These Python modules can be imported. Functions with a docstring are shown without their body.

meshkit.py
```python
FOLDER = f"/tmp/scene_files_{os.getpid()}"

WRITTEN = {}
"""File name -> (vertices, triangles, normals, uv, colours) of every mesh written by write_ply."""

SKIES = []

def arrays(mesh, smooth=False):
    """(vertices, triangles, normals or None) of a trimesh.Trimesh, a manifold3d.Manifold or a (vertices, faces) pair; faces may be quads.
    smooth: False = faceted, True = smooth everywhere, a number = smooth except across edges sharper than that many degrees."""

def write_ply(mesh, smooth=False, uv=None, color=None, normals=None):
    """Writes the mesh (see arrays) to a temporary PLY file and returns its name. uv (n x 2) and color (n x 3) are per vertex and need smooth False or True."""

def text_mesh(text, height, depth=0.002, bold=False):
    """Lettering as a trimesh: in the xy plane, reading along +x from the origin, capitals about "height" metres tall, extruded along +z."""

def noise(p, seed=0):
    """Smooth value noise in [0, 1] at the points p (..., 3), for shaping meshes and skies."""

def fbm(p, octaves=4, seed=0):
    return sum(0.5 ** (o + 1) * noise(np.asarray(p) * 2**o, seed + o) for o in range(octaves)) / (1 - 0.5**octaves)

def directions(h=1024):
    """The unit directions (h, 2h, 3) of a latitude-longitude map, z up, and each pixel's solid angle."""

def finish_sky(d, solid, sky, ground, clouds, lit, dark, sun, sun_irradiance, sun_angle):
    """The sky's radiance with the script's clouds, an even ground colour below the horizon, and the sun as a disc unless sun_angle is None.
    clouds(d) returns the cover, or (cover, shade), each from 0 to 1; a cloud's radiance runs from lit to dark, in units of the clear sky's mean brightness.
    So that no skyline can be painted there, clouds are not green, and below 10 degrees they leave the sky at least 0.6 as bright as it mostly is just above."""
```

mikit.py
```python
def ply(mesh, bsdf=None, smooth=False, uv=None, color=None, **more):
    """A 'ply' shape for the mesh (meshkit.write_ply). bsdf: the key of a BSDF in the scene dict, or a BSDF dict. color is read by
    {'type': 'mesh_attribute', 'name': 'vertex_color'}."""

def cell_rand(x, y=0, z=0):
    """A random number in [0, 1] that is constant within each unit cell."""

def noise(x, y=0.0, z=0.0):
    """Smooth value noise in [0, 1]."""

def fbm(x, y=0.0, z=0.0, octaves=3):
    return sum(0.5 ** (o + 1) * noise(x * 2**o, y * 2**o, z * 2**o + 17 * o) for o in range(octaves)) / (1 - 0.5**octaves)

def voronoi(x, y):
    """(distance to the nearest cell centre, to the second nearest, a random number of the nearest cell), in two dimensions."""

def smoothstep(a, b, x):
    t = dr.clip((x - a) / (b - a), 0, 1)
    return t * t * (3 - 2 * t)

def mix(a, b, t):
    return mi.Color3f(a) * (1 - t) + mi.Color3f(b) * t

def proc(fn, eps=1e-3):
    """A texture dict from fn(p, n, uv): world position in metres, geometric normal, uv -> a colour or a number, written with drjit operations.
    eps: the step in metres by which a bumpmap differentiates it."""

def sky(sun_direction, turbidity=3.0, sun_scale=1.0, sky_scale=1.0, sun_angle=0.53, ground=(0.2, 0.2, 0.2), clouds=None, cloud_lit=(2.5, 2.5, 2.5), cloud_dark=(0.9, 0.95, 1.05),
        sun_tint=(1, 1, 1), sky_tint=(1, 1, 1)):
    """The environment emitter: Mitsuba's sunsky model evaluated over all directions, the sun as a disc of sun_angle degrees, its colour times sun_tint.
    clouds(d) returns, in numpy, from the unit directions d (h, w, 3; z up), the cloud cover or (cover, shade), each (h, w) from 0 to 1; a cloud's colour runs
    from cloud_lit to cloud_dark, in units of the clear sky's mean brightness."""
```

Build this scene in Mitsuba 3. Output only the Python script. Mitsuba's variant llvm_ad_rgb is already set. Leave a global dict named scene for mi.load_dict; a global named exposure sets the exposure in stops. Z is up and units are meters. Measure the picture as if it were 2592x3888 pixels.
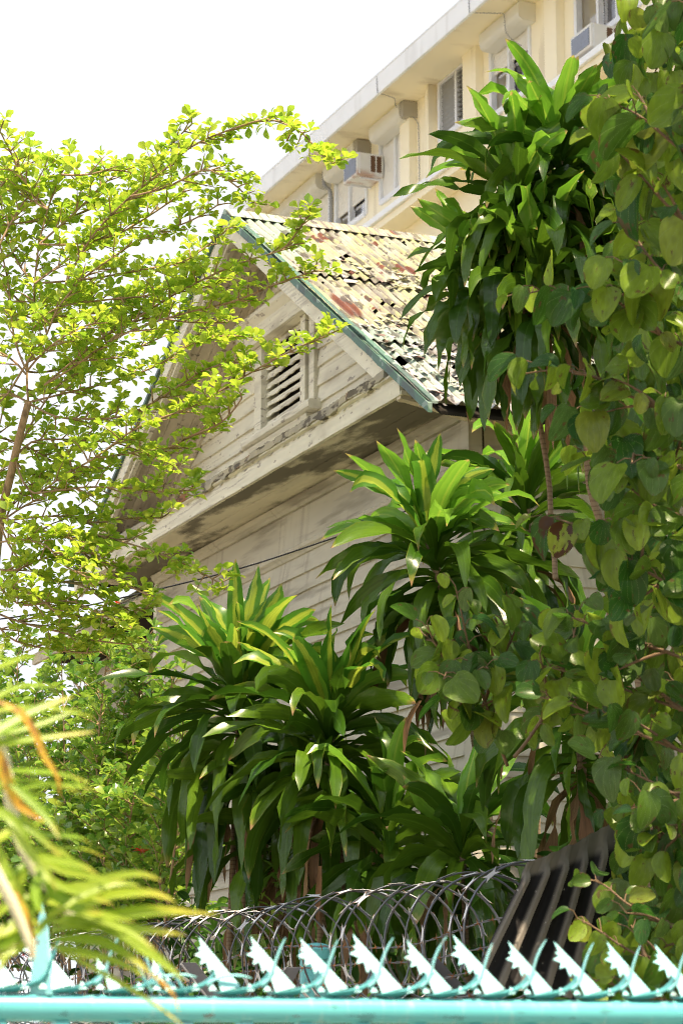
import math
import numpy as np
import manifold3d, trimesh
from shapely.geometry import Polygon, box as shp_box
import drjit as dr
import mitsuba as mi
import mikit, meshkit
from mikit import ply, proc, noise, fbm, smoothstep, mix, cell_rand

T = mi.ScalarTransform4f
scene, labels = {}, {}

# ------------------------------------------------------------------ camera, sky, exposure
EYE = np.array([0.0, 0.0, 1.5])
scene['camera'] = {'type': 'thinlens', 'fov': 15.237, 'fov_axis': 'x', 'aperture_radius': 0.0050, 'focus_distance': 12.0,
                   'near_clip': 0.2, 'far_clip': 500.0,
                   'to_world': T().look_at(origin=[0, 0, 1.5], target=[0.37237539, 0.90345042, 1.71240033], up=[0, 0, 1])}
SUN = (0.14, -0.40, 0.88)


def haze_cover(d):
    n = meshkit.fbm(d * np.array([2.2, 2.2, 5.0]) + 3.0, octaves=4, seed=5)
    return 0.72 + 0.28 * n, 0.10 * n


scene['sky'] = mikit.sky(SUN, turbidity=4.0, clouds=haze_cover, cloud_lit=(1.45, 1.45, 1.50), cloud_dark=(1.12, 1.14, 1.18), ground=(0.18, 0.18, 0.15), sun_tint=(1.0, 0.97, 0.9))
exposure = 2.9


# ------------------------------------------------------------------ small helpers
def numbered(key):
    if key not in scene and key not in labels:
        return key
    i = 1
    while '%s_%03d' % (key, i) in scene or '%s_%03d' % (key, i) in labels:
        i += 1
    return '%s_%03d' % (key, i)


COUNT = {}


def fresh(key):
    """A free key: key, key_001, key_002 ..."""
    if key not in COUNT:
        COUNT[key] = 0
        if key not in scene:
            return key
    COUNT[key] += 1
    return '%s_%03d' % (key, COUNT[key])


def add(key, mesh, mat, smooth=False, uv=None, label=None, category=None, group=None, kind=None):
    key = fresh(key)
    scene[key] = ply(mesh, mat, smooth=smooth, uv=uv)
    d = {}
    for k, v in (('label', label), ('category', category), ('group', group), ('kind', kind)):
        if v:
            d[k] = v
    if d:
        labels[key] = d
    return key


def thing(key, label, category, group=None):
    key = fresh(key)
    labels[key] = {'label': label, 'category': category}
    if group:
        labels[key]['group'] = group
    return key


def box(x0, x1, y0, y1, z0, z1):
    v = np.array([[x, y, z] for z in (z0, z1) for x, y in ((x0, y0), (x1, y0), (x1, y1), (x0, y1))], float)
    f = np.array([[0, 3, 2], [0, 2, 1], [4, 5, 6], [4, 6, 7], [0, 1, 5], [0, 5, 4], [1, 2, 6], [1, 6, 5], [2, 3, 7], [2, 7, 6], [3, 0, 4], [3, 4, 7]])
    return v, f


def merge(ms):
    vs, fs, n = [], [], 0
    for v, f in ms:
        vs.append(v)
        fs.append(np.asarray(f) + n)
        n += len(v)
    return np.vstack(vs), np.vstack(fs)


def loft(sec):
    """Closed rings (n, m, 3) joined into a capped solid."""
    sec = np.asarray(sec, float)
    n, m = sec.shape[:2]
    i, j = np.meshgrid(np.arange(n - 1), np.arange(m), indexing='ij')
    a, b = i * m + j, i * m + (j + 1) % m
    q = np.stack([a, b, b + m, a + m], -1).reshape(-1, 4)
    f = [q[:, [0, 1, 2]], q[:, [0, 2, 3]]]
    k = np.arange(1, m - 1)
    f.append(np.stack([k * 0, k + 1, k], -1))
    f.append(np.stack([k * 0, k, k + 1], -1) + (n - 1) * m)
    return sec.reshape(-1, 3), np.vstack(f)


def frames(p):
    t = np.gradient(p, axis=0)
    t /= np.linalg.norm(t, axis=1, keepdims=True) + 1e-12
    a = np.cross(t, [0, 0, 1.0])
    bad = np.linalg.norm(a, axis=1) < 0.15
    a[bad] = np.cross(t[bad], [1.0, 0, 0])
    for i in range(1, len(a)):
        a[i] = a[i - 1] - t[i] * (a[i - 1] @ t[i])
        a[i] /= np.linalg.norm(a[i]) + 1e-12
    a[0] /= np.linalg.norm(a[0]) + 1e-12
    return t, a, np.cross(t, a)


def tube(p, r, sides=7, flat=1.0):
    p = np.asarray(p, float)
    t, a, b = frames(p)
    r = np.broadcast_to(r, (len(p),))[:, None, None]
    ang = np.arange(sides) * 2 * np.pi / sides
    sec = p[:, None] + r * (np.cos(ang)[None, :, None] * a[:, None] + flat * np.sin(ang)[None, :, None] * b[:, None])
    return loft(sec)


def curve(pts, step=0.05):
    """A smooth path through the points, sampled about every step metres."""
    p = np.asarray(pts, float)
    if len(p) == 2:
        n = max(2, int(np.linalg.norm(p[1] - p[0]) / step) + 1)
        return p[0] + (p[1] - p[0]) * np.linspace(0, 1, n)[:, None]
    from scipy.interpolate import PchipInterpolator
    s = np.r_[0, np.cumsum(np.linalg.norm(np.diff(p, axis=0), axis=1))]
    return PchipInterpolator(s, p, axis=0)(np.linspace(0, s[-1], max(4, int(s[-1] / step) + 1)))


def unit(v):
    v = np.asarray(v, float)
    return v / (np.linalg.norm(v, axis=-1, keepdims=True) + 1e-12)


# ------------------------------------------------------------------ materials
def mat(key, color, rough=0.7, spec=0.3, two=True, bump=None, bscale=1.0, **more):
    d = {'type': 'principled', 'base_color': color if isinstance(color, dict) else {'type': 'rgb', 'value': list(color)}, 'roughness': rough, 'specular': spec, **more}
    if bump is not None:
        d = {'type': 'bumpmap', 'arbitrary': bump, 'scale': bscale, 'bsdf': d}
    scene[key] = {'type': 'twosided', 'bsdf': d} if two else d


def leafmat(key, color, rough=0.42, trans=1.0, eta=1.45, gloss=0.03):
    blade = {'type': 'principledthin', 'base_color': color, 'roughness': rough, 'diff_trans': trans, 'eta': eta, 'spec_trans': 0.0}
    sheen = {'type': 'twosided', 'bsdf': {'type': 'principled', 'base_color': {'type': 'rgb', 'value': [0.9, 0.92, 0.88]}, 'metallic': 1.0, 'roughness': rough}}
    scene[key] = {'type': 'blendbsdf', 'weight': gloss, 'bsdf_0': blade, 'bsdf_1': sheen}


def c_cream(p, n, uv):
    s = fbm(p.y * 0.9 + p.x, p.z * 3.5, p.x * 2, 3)
    c = mix((0.745, 0.725, 0.575), (0.60, 0.58, 0.455), s)
    g = smoothstep(0.50, 0.78, fbm(p.y * 2.1 + 3, p.z * 6.0, p.x * 3, 4))
    c = mix(c, (0.30, 0.265, 0.195), g * 0.6)
    k = smoothstep(0.67, 0.70, fbm(p.y * 11 + 9, p.z * 30, p.x * 9, 4))
    c = mix(c, (0.27, 0.235, 0.19), k * 0.85)
    w = smoothstep(0.58, 0.68, fbm(p.y * 2.6, p.z * 85, p.x * 40 + 3, 3)) * smoothstep(0.45, 0.6, fbm(p.y * 1.1 + 4, p.z * 4, p.x, 3))
    c = mix(c, (0.34, 0.31, 0.255), w * 0.7)
    return mix(c, (0.40, 0.37, 0.30), 0.35 * noise(p.y * 3, p.z * 40, p.x * 30))


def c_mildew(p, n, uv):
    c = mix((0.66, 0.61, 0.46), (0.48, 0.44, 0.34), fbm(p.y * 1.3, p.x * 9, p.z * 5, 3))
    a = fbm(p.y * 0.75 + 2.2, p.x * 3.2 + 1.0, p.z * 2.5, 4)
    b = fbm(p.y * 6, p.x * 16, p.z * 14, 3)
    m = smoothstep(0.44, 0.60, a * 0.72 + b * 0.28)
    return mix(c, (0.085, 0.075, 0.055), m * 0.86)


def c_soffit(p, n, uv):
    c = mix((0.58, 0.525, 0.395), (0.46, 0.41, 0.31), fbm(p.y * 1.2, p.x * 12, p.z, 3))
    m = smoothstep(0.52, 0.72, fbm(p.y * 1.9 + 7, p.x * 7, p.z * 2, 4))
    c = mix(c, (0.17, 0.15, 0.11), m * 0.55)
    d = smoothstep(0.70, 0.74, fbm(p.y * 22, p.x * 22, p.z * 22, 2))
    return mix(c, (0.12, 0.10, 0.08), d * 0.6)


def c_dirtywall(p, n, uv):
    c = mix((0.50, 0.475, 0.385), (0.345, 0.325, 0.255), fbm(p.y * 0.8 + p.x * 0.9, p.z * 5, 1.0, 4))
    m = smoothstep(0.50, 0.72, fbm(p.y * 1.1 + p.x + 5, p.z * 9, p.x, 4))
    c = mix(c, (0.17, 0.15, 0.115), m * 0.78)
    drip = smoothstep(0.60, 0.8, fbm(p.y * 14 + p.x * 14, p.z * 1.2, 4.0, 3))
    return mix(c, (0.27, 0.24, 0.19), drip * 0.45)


def c_roof(p, n, uv):
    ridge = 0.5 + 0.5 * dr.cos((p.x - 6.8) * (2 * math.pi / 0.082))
    c = mix((0.36, 0.365, 0.355), (0.165, 0.155, 0.145), smoothstep(0.25, 0.75, fbm(p.x * 9, p.y * 5, 1.0, 4)))
    lich = fbm(p.x * 1.9 + 5, p.y * 1.2, 2.0, 4) + (p.y - 17.0) * 0.075
    c = mix(c, (0.36, 0.36, 0.145), smoothstep(0.42, 0.58, lich) * (0.15 + 0.75 * ridge) * (0.35 + 0.65 * smoothstep(0.35, 0.6, fbm(p.x * 12, p.y * 7, 5.0, 3))))
    gr = smoothstep(0.58, 0.68, fbm(p.x * 2.5 + 1, p.y * 1.5 + 8, 4.0, 3) + smoothstep(7.5, 6.85, p.x) * 0.16)
    c = mix(c, (0.30, 0.42, 0.34), gr * 0.7)
    r = smoothstep(0.72, 0.76, fbm(p.x * 6.5, p.y * 3.0, 9.0, 4))
    ex, ey = (p.x - 6.97) / 0.08, (p.y - 16.85) / 0.26
    r = dr.maximum(r, smoothstep(1.25, 0.8, dr.sqrt(ex * ex + ey * ey) + 0.5 * (fbm(p.x * 6, p.y * 5, 7.0, 2) - 0.5)))
    c = mix(c, mix((0.085, 0.024, 0.014), (0.15, 0.052, 0.024), fbm(p.x * 12, p.y * 8, 3.0, 2)), r)
    valley_shade = smoothstep(0.42, 0.0, ridge)
    c = mix(c, (0.13, 0.105, 0.095), valley_shade * (0.45 + 0.4 * smoothstep(0.4, 0.6, fbm(p.x * 5, p.y * 2.5, 12.0, 3))))  # shade in the corrugation troughs put into the colour
    k = smoothstep(0.60, 0.68, fbm(p.x * 30, p.y * 9, 6.0, 3))
    return mix(c, (0.06, 0.048, 0.04), k * 0.8)


def c_flake(p, n, uv):
    k = dr.floor(uv.x)
    a = cell_rand(k, 3)
    c = mix((0.36, 0.36, 0.35), (0.33, 0.33, 0.16), smoothstep(0.25, 0.75, a + (p.y - 17.0) * 0.25))
    c = mix(c, (0.10, 0.03, 0.018), smoothstep(0.90, 0.92, cell_rand(k, 5)))
    return mix(c, (0.30, 0.27, 0.25), 0.5 * fbm(p.x * 30, p.y * 30, 1.0, 2))


def c_green(p, n, uv):
    c = mix((0.045, 0.108, 0.074), (0.08, 0.16, 0.115), fbm(p.x * 3, p.y * 3, p.z * 3, 3))
    m = smoothstep(0.50, 0.62, fbm(p.y * 8, p.z * 8, p.x * 20, 4))
    c = mix(c, (0.055, 0.075, 0.07), m * 0.8)
    w = smoothstep(0.62, 0.68, fbm(p.y * 11 + 4, p.z * 11, p.x * 9, 3))
    return mix(c, (0.30, 0.38, 0.34), w * 0.5)


def c_flash(p, n, uv):
    c = mix((0.23, 0.22, 0.19), (0.40, 0.36, 0.23), fbm(p.y * 6, p.z * 20, p.x * 10, 3))
    r = smoothstep(0.54, 0.62, fbm(p.y * 2.2 + 3, p.z * 4, p.x * 2, 3))
    c = mix(c, (0.20, 0.085, 0.03), r * 0.9)
    k = smoothstep(0.55, 0.63, fbm(p.y * 11, p.z * 26, p.x * 14, 4))
    return mix(c, (0.05, 0.04, 0.03), k * 0.75)


mat('m_cream', proc(c_cream), 0.65)
mat('m_mildew', proc(c_mildew), 0.8, 0.15)
mat('m_soffit', proc(c_soffit), 0.75, 0.2)
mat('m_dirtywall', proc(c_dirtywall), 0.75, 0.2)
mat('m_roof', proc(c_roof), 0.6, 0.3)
mat('m_flake', proc(c_flake), 0.6, 0.3)
mat('m_green', proc(c_green), 0.5, 0.4)
mat('m_flash', proc(c_flash), 0.85, 0.15)
mat('m_dark', (0.025, 0.022, 0.018), 0.9, 0.1)
mat('m_core', (0.16, 0.14, 0.11), 0.9, 0.1)


def c_bwall(p, n, uv):
    c = mix((0.88, 0.82, 0.635), (0.83, 0.765, 0.58), fbm(p.x, p.y * 0.6, p.z * 0.5, 3))
    d = smoothstep(0.56, 0.8, fbm(p.y * 3.2, p.z * 0.55, p.x, 4))
    return mix(c, (0.48, 0.41, 0.29), d * 0.5)


def c_bwhite(p, n, uv):
    c = mix((0.84, 0.87, 0.91), (0.79, 0.82, 0.86), fbm(p.x * 2, p.y * 1.2, p.z * 2, 3))
    d = smoothstep(0.58, 0.8, fbm(p.y * 5, p.z * 0.9, p.x, 3))
    return mix(c, (0.60, 0.60, 0.60), d * 0.3)


def c_ac(p, n, uv):
    c = mix((0.72, 0.72, 0.70), (0.60, 0.60, 0.57), fbm(p.x * 3, p.y * 3, p.z * 3, 3))
    low = 1 - smoothstep(0.0, 0.16, p.z - dr.select(p.y > 35, 16.86, 15.90))
    r = smoothstep(0.40, 0.66, fbm(p.x * 4, p.y * 4, p.z * 3, 3)) * low
    return mix(c, (0.36, 0.17, 0.08), dr.select(p.y > 35, r * 0.75, r * 0.15))


mat('m_bwall', proc(c_bwall), 0.8, 0.2)
mat('m_bwhite', proc(c_bwhite), 0.7, 0.25)
mat('m_shutter', (0.70, 0.69, 0.64), 0.5, 0.4)
mat('m_shutterbox', (0.66, 0.655, 0.60), 0.5, 0.4)
mat('m_jalousie', (0.22, 0.225, 0.225), 0.45, 0.5)
mat('m_frame', (0.68, 0.70, 0.74), 0.4, 0.5)
mat('m_room', (0.045, 0.05, 0.075), 0.6, 0.3)
mat('m_curtain', (0.16, 0.115, 0.085), 0.8, 0.1)
mat('m_concrete', (0.38, 0.36, 0.31), 0.85, 0.1)
mat('m_pipe', (0.30, 0.31, 0.32), 0.4, 0.5)
mat('m_cable', (0.012, 0.012, 0.016), 0.5, 0.4)
mat('m_ac', proc(c_ac), 0.5, 0.4)
mat('m_acgrille', (0.26, 0.30, 0.40), 0.5, 0.4)
mat('m_acvent', (0.12, 0.065, 0.035), 0.6, 0.3)
scene['m_glass'] = {'type': 'thindielectric', 'int_ior': 1.5}


def veins(uv):
    k = dr.floor(uv.x)
    u = (uv.x - k - 0.5) / 0.45
    return k, u, uv.y


def c_dracaena(p, n, uv):
    k, u, v = veins(uv)
    a = cell_rand(k, 1)
    c = mix((0.026, 0.078, 0.005), (0.115, 0.215, 0.013), a)
    c = c * (0.86 + 0.28 * noise(u * 26 + k * 5, v * 1.2, 9.0))
    c = mix(c, (0.17, 0.30, 0.05), (1 - smoothstep(0.0, 0.12, dr.abs(u))) * 0.28)
    c = mix(c, (0.03, 0.09, 0.01), 0.45 * noise(u * 9 + k, v * 1.5, 2.0))
    tip = smoothstep(0.91, 0.97, v + 0.05 * noise(u * 6 + k * 3, v * 30) - 0.02 + 0.05 * (cell_rand(k, 2) - 0.5))
    edge = smoothstep(0.88, 0.98, dr.abs(u) + 0.12 * (noise(v * 22, k, 5.0) - 0.5)) * smoothstep(0.45, 0.9, v)
    old = smoothstep(0.55, 0.75, cell_rand(k, 7))
    c = mix(c, (0.26, 0.26, 0.045), dr.maximum(tip * 0.8, edge * 0.55) * old)
    return mix(c, (0.30, 0.19, 0.09), smoothstep(0.965, 0.99, v + 0.03 * cell_rand(k, 2)) * old)


def c_young(p, n, uv):
    k, u, v = veins(uv)
    c = mix((0.14, 0.33, 0.022), (0.22, 0.42, 0.04), cell_rand(k, 1))
    c = mix(c, (0.40, 0.52, 0.07), (1 - smoothstep(0.03, 0.16, dr.abs(u))) * 0.75)
    c = mix(c, (0.10, 0.27, 0.02), 0.5 * noise(u * 9 + k, v * 1.5, 2.0))
    return mix(c, (0.42, 0.34, 0.10), smoothstep(0.95, 0.985, v + 0.03 * noise(u * 5 + k, v * 20)))


def c_striped(p, n, uv):
    k, u, v = veins(uv)
    w = 0.42 + 0.22 * (cell_rand(k, 4) - 0.5) + 0.14 * (noise(v * 3, k) - 0.5)
    c = mix((0.07, 0.21, 0.018), (0.11, 0.27, 0.025), cell_rand(k, 1))
    s = 1 - smoothstep(w - 0.10, w + 0.08, dr.abs(u))
    s = s * (0.75 + 0.25 * smoothstep(0.35, 0.55, noise(u * 11 + k, v * 0.8)))
    c = mix(c, (0.42, 0.50, 0.055), s * smoothstep(0.0, 0.15, v) * 0.85)
    return mix(c, (0.42, 0.34, 0.10), smoothstep(0.96, 0.99, v))


def c_dry(p, n, uv):
    k, u, v = veins(uv)
    c = mix((0.20, 0.10, 0.045), (0.36, 0.24, 0.12), cell_rand(k, 1))
    return mix(c, (0.10, 0.05, 0.025), 0.6 * noise(u * 12 + k, v * 3, 1.0))


def c_hedge(p, n, uv):
    k, u, v = veins(uv)
    a = cell_rand(k, 1)
    c = mix((0.03, 0.105, 0.012), (0.25, 0.365, 0.028), a * a * 0.6 + a * 0.4)
    c = mix(c, (0.24, 0.28, 0.035), smoothstep(0.90, 0.98, cell_rand(k, 2)) * 0.7)
    c = mix(c, (0.03, 0.10, 0.04), smoothstep(0.80, 0.85, cell_rand(k, 6)) * 0.6)
    fan = dr.abs(dr.sin(dr.atan2(u * 0.6, v + 0.05) * 9.0))
    c = mix(c, (0.26, 0.34, 0.12), (1 - smoothstep(0.02, 0.16, fan)) * 0.45)
    c = c * (0.75 + 0.5 * fbm(u * 5 + k * 3, v * 6, 7.0, 3))
    b = smoothstep(0.76, 0.80, fbm(u * 3 + k * 7, v * 4, 3.0, 3) + smoothstep(0.7, 1.0, dr.abs(u)) * 0.10)
    c = mix(c, (0.13, 0.07, 0.03), b * 0.8)
    rot = smoothstep(0.975, 0.98, cell_rand(k, 8)) * smoothstep(0.48, 0.52, fbm(u * 2 + k, v * 3, 8.0, 3))
    return mix(c, (0.07, 0.03, 0.012), rot)


def c_tree(p, n, uv):
    k, u, v = veins(uv)
    a = cell_rand(k, 1)
    c = mix((0.25, 0.44, 0.03), (0.54, 0.66, 0.055), a)
    c = mix(c, (0.48, 0.50, 0.06), smoothstep(0.86, 1.0, cell_rand(k, 2)) * 0.7)
    return mix(c, (0.42, 0.50, 0.12), (1 - smoothstep(0.03, 0.13, dr.abs(u))) * 0.35)


def c_shrub(p, n, uv):
    k, u, v = veins(uv)
    a = cell_rand(k, 1)
    c = mix((0.08, 0.23, 0.026), (0.33, 0.48, 0.05), a)
    c = mix(c, (0.40, 0.42, 0.06), smoothstep(0.90, 1.0, cell_rand(k, 2)) * 0.6)
    return mix(c, (0.32, 0.42, 0.12), (1 - smoothstep(0.03, 0.13, dr.abs(u))) * 0.35)


def c_under(p, n, uv):
    k, u, v = veins(uv)
    c = mix((0.02, 0.07, 0.009), (0.06, 0.145, 0.02), cell_rand(k, 1))
    return mix(c, (0.18, 0.28, 0.07), (1 - smoothstep(0.03, 0.10, dr.abs(u))) * 0.5)


def c_palm(p, n, uv):
    k, u, v = veins(uv)
    a = cell_rand(k, 1)
    c = mix((0.19, 0.34, 0.02), (0.36, 0.47, 0.035), a)
    c = mix(c, (0.52, 0.46, 0.05), smoothstep(0.7, 1.0, v + 0.3 * (cell_rand(k, 2) - 0.5)) * 0.8)
    return mix(c, (0.52, 0.60, 0.20), (1 - smoothstep(0.05, 0.2, dr.abs(u))) * 0.4)


def c_palmold(p, n, uv):
    k, u, v = veins(uv)
    c = mix((0.66, 0.30, 0.03), (0.60, 0.44, 0.05), noise(v * 6, k, 2.0))
    return mix(c, (0.36, 0.18, 0.05), smoothstep(0.6, 0.8, noise(v * 14 + k, u * 2)))


leafmat('m_dracaena', proc(c_dracaena), 0.27, 0.62, gloss=0.035)
leafmat('m_young', proc(c_young), 0.27, 1.0, gloss=0.035)
leafmat('m_striped', proc(c_striped), 0.36, 1.0)
leafmat('m_dry', proc(c_dry), 0.7, 0.6)
leafmat('m_hedge', proc(c_hedge), 0.34, 1.05, gloss=0.02)
leafmat('m_tree', proc(c_tree), 0.34, 1.2, gloss=0.05)
leafmat('m_shrub', proc(c_shrub), 0.26, 1.0, gloss=0.06)
leafmat('m_under', proc(c_under), 0.36, 0.7)
leafmat('m_palm', proc(c_palm), 0.4, 1.0)
leafmat('m_palmold', proc(c_palmold), 0.5, 1.0)


def c_bark(p, n, uv):
    c = mix((0.26, 0.17, 0.10), (0.40, 0.28, 0.17), fbm(p.x * 14, p.y * 14, p.z * 9, 3))
    return mix(c, (0.12, 0.08, 0.05), smoothstep(0.55, 0.75, fbm(p.x * 40, p.y * 40, p.z * 16, 2)) * 0.7)


def c_cane(p, n, uv):
    c = mix((0.27, 0.205, 0.13), (0.15, 0.11, 0.07), fbm(p.x * 30, p.y * 30, p.z * 8, 3))
    ring = smoothstep(0.80, 0.95, dr.abs(dr.sin(p.z * 150 + 2.5 * noise(p.z * 20, p.x * 20))))
    return mix(c, (0.13, 0.085, 0.05), ring * 0.7)


def c_stem(p, n, uv):
    return mix((0.10, 0.065, 0.04), (0.20, 0.13, 0.07), fbm(p.x * 20, p.y * 20, p.z * 20, 2))


def c_teal(p, n, uv):
    c = mix((0.09, 0.40, 0.42), (0.13, 0.48, 0.49), fbm(p.x * 6, p.y * 20, p.z * 20, 3))
    c = mix(c, (0.05, 0.16, 0.16), smoothstep(0.62, 0.72, fbm(p.x * 24, p.y * 60, p.z * 60, 3)) * 0.5)
    c = mix(c, (0.30, 0.50, 0.49), smoothstep(0.60, 0.75, fbm(p.x * 90, p.y * 30, p.z * 18, 3)) * 0.4)
    return mix(c, (0.16, 0.09, 0.05), smoothstep(0.74, 0.78, fbm(p.x * 26 + 4, p.y * 60, p.z * 60, 3)) * 0.6)


def c_steel(p, n, uv):
    c = mix((0.17, 0.185, 0.215), (0.095, 0.105, 0.12), fbm(p.x * 18, p.y * 18, p.z * 18, 3))
    r = smoothstep(0.55, 0.66, fbm(p.x * 26, p.y * 26, p.z * 26 + 4, 3))
    return mix(c, (0.16, 0.09, 0.06), r * 0.2)


def c_barb(p, n, uv):
    c = (0.52, 0.53, 0.56)
    e = smoothstep(0.60, 1.05, dr.abs(uv.x) + 0.3 * (noise(p.x * 90, p.y * 90, p.z * 90) - 0.5))
    return mix(c, (0.30, 0.11, 0.035), e * 0.9)


def c_sheet(p, n, uv):
    c = mix((0.013, 0.0125, 0.014), (0.024, 0.022, 0.022), fbm(p.x * 9, p.y * 9, p.z * 5, 3))
    streak = fbm(p.x * 14, p.y * 14, p.z * 2.2, 3)
    crest_light = smoothstep(0.45, 0.95, uv.x) * (0.55 + 0.4 * streak)  # light caught by the raised ribs, put into the colour
    top = smoothstep(0.84, 0.90, uv.y) * (0.6 + 0.7 * (streak - 0.3))
    c = mix(c, (0.27, 0.245, 0.21), dr.clip(dr.maximum(crest_light, top), 0, 1))
    c = mix(c, (0.36, 0.29, 0.17), smoothstep(0.55, 0.72, streak) * smoothstep(0.82, 0.95, uv.y) * 0.7)
    return mix(c, (0.42, 0.40, 0.36), smoothstep(0.83, 0.86, fbm(p.x * 60, p.y * 60, p.z * 60, 2)) * 0.7)


def c_ground(p, n, uv):
    c = mix((0.10, 0.08, 0.055), (0.17, 0.14, 0.09), fbm(p.x * 3, p.y * 3, 1.0, 4))
    return mix(c, (0.06, 0.09, 0.025), smoothstep(0.5, 0.65, fbm(p.x * 1.2 + 5, p.y * 1.2, 2.0, 4)))


def c_paving(p, n, uv):
    c = mix((0.27, 0.25, 0.21), (0.20, 0.19, 0.16), fbm(p.x * 2, p.y * 2, 1.0, 4))
    return mix(c, (0.16, 0.15, 0.12), smoothstep(0.6, 0.75, fbm(p.x * 0.8, p.y * 0.8, 4.0, 4)) * 0.5)


def c_wallgrey(p, n, uv):
    c = mix((0.36, 0.34, 0.29), (0.24, 0.22, 0.19), fbm(p.x * 2, p.y * 2, p.z * 2, 4))
    return mix(c, (0.10, 0.10, 0.07), smoothstep(0.55, 0.75, fbm(p.x * 5, p.y * 5, p.z * 1.2, 3)) * 0.7)


mat('m_bark', proc(c_bark), 0.85, 0.15)
mat('m_cane', proc(c_cane), 0.8, 0.2)
mat('m_stem', proc(c_stem), 0.7, 0.25)
mat('m_rachis', (0.62, 0.60, 0.40), 0.4, 0.5)
mat('m_teal', proc(c_teal), 0.30, 0.5)


def c_spike(p, n, uv):
    c = mix((0.22, 0.57, 0.59), (0.30, 0.64, 0.65), fbm(p.x * 60, p.y * 60, p.z * 60, 2))
    return mix(c, (0.16, 0.12, 0.08), smoothstep(0.68, 0.74, fbm(p.x * 90, p.y * 90, p.z * 70, 3)) * 0.6)


mat('m_spike', proc(c_spike), 0.38, 0.5)  # paler than the rail: sun glare put into the spike colour
mat('m_strip', (0.07, 0.30, 0.31), 0.4, 0.4)  # darker teal: shade under the strips put into the colour
mat('m_steel', proc(c_steel), 0.36, 0.5, metallic=0.75)
mat('m_barb', proc(c_barb), 0.4, 0.6)
mat('m_rust', (0.20, 0.085, 0.035), 0.8, 0.2)
mat('m_sheet', proc(c_sheet), 0.55, 0.15)
mat('m_bracket', (0.10, 0.105, 0.12), 0.5, 0.5)
mat('m_ground', proc(c_ground), 0.95, 0.05)
mat('m_paving', proc(c_paving), 0.9, 0.1)
mat('m_wallgrey', proc(c_wallgrey), 0.9, 0.1)
leafmat('m_petal', {'type': 'rgb', 'value': [0.62, 0.05, 0.02]}, 0.5, 0.8)

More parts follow.
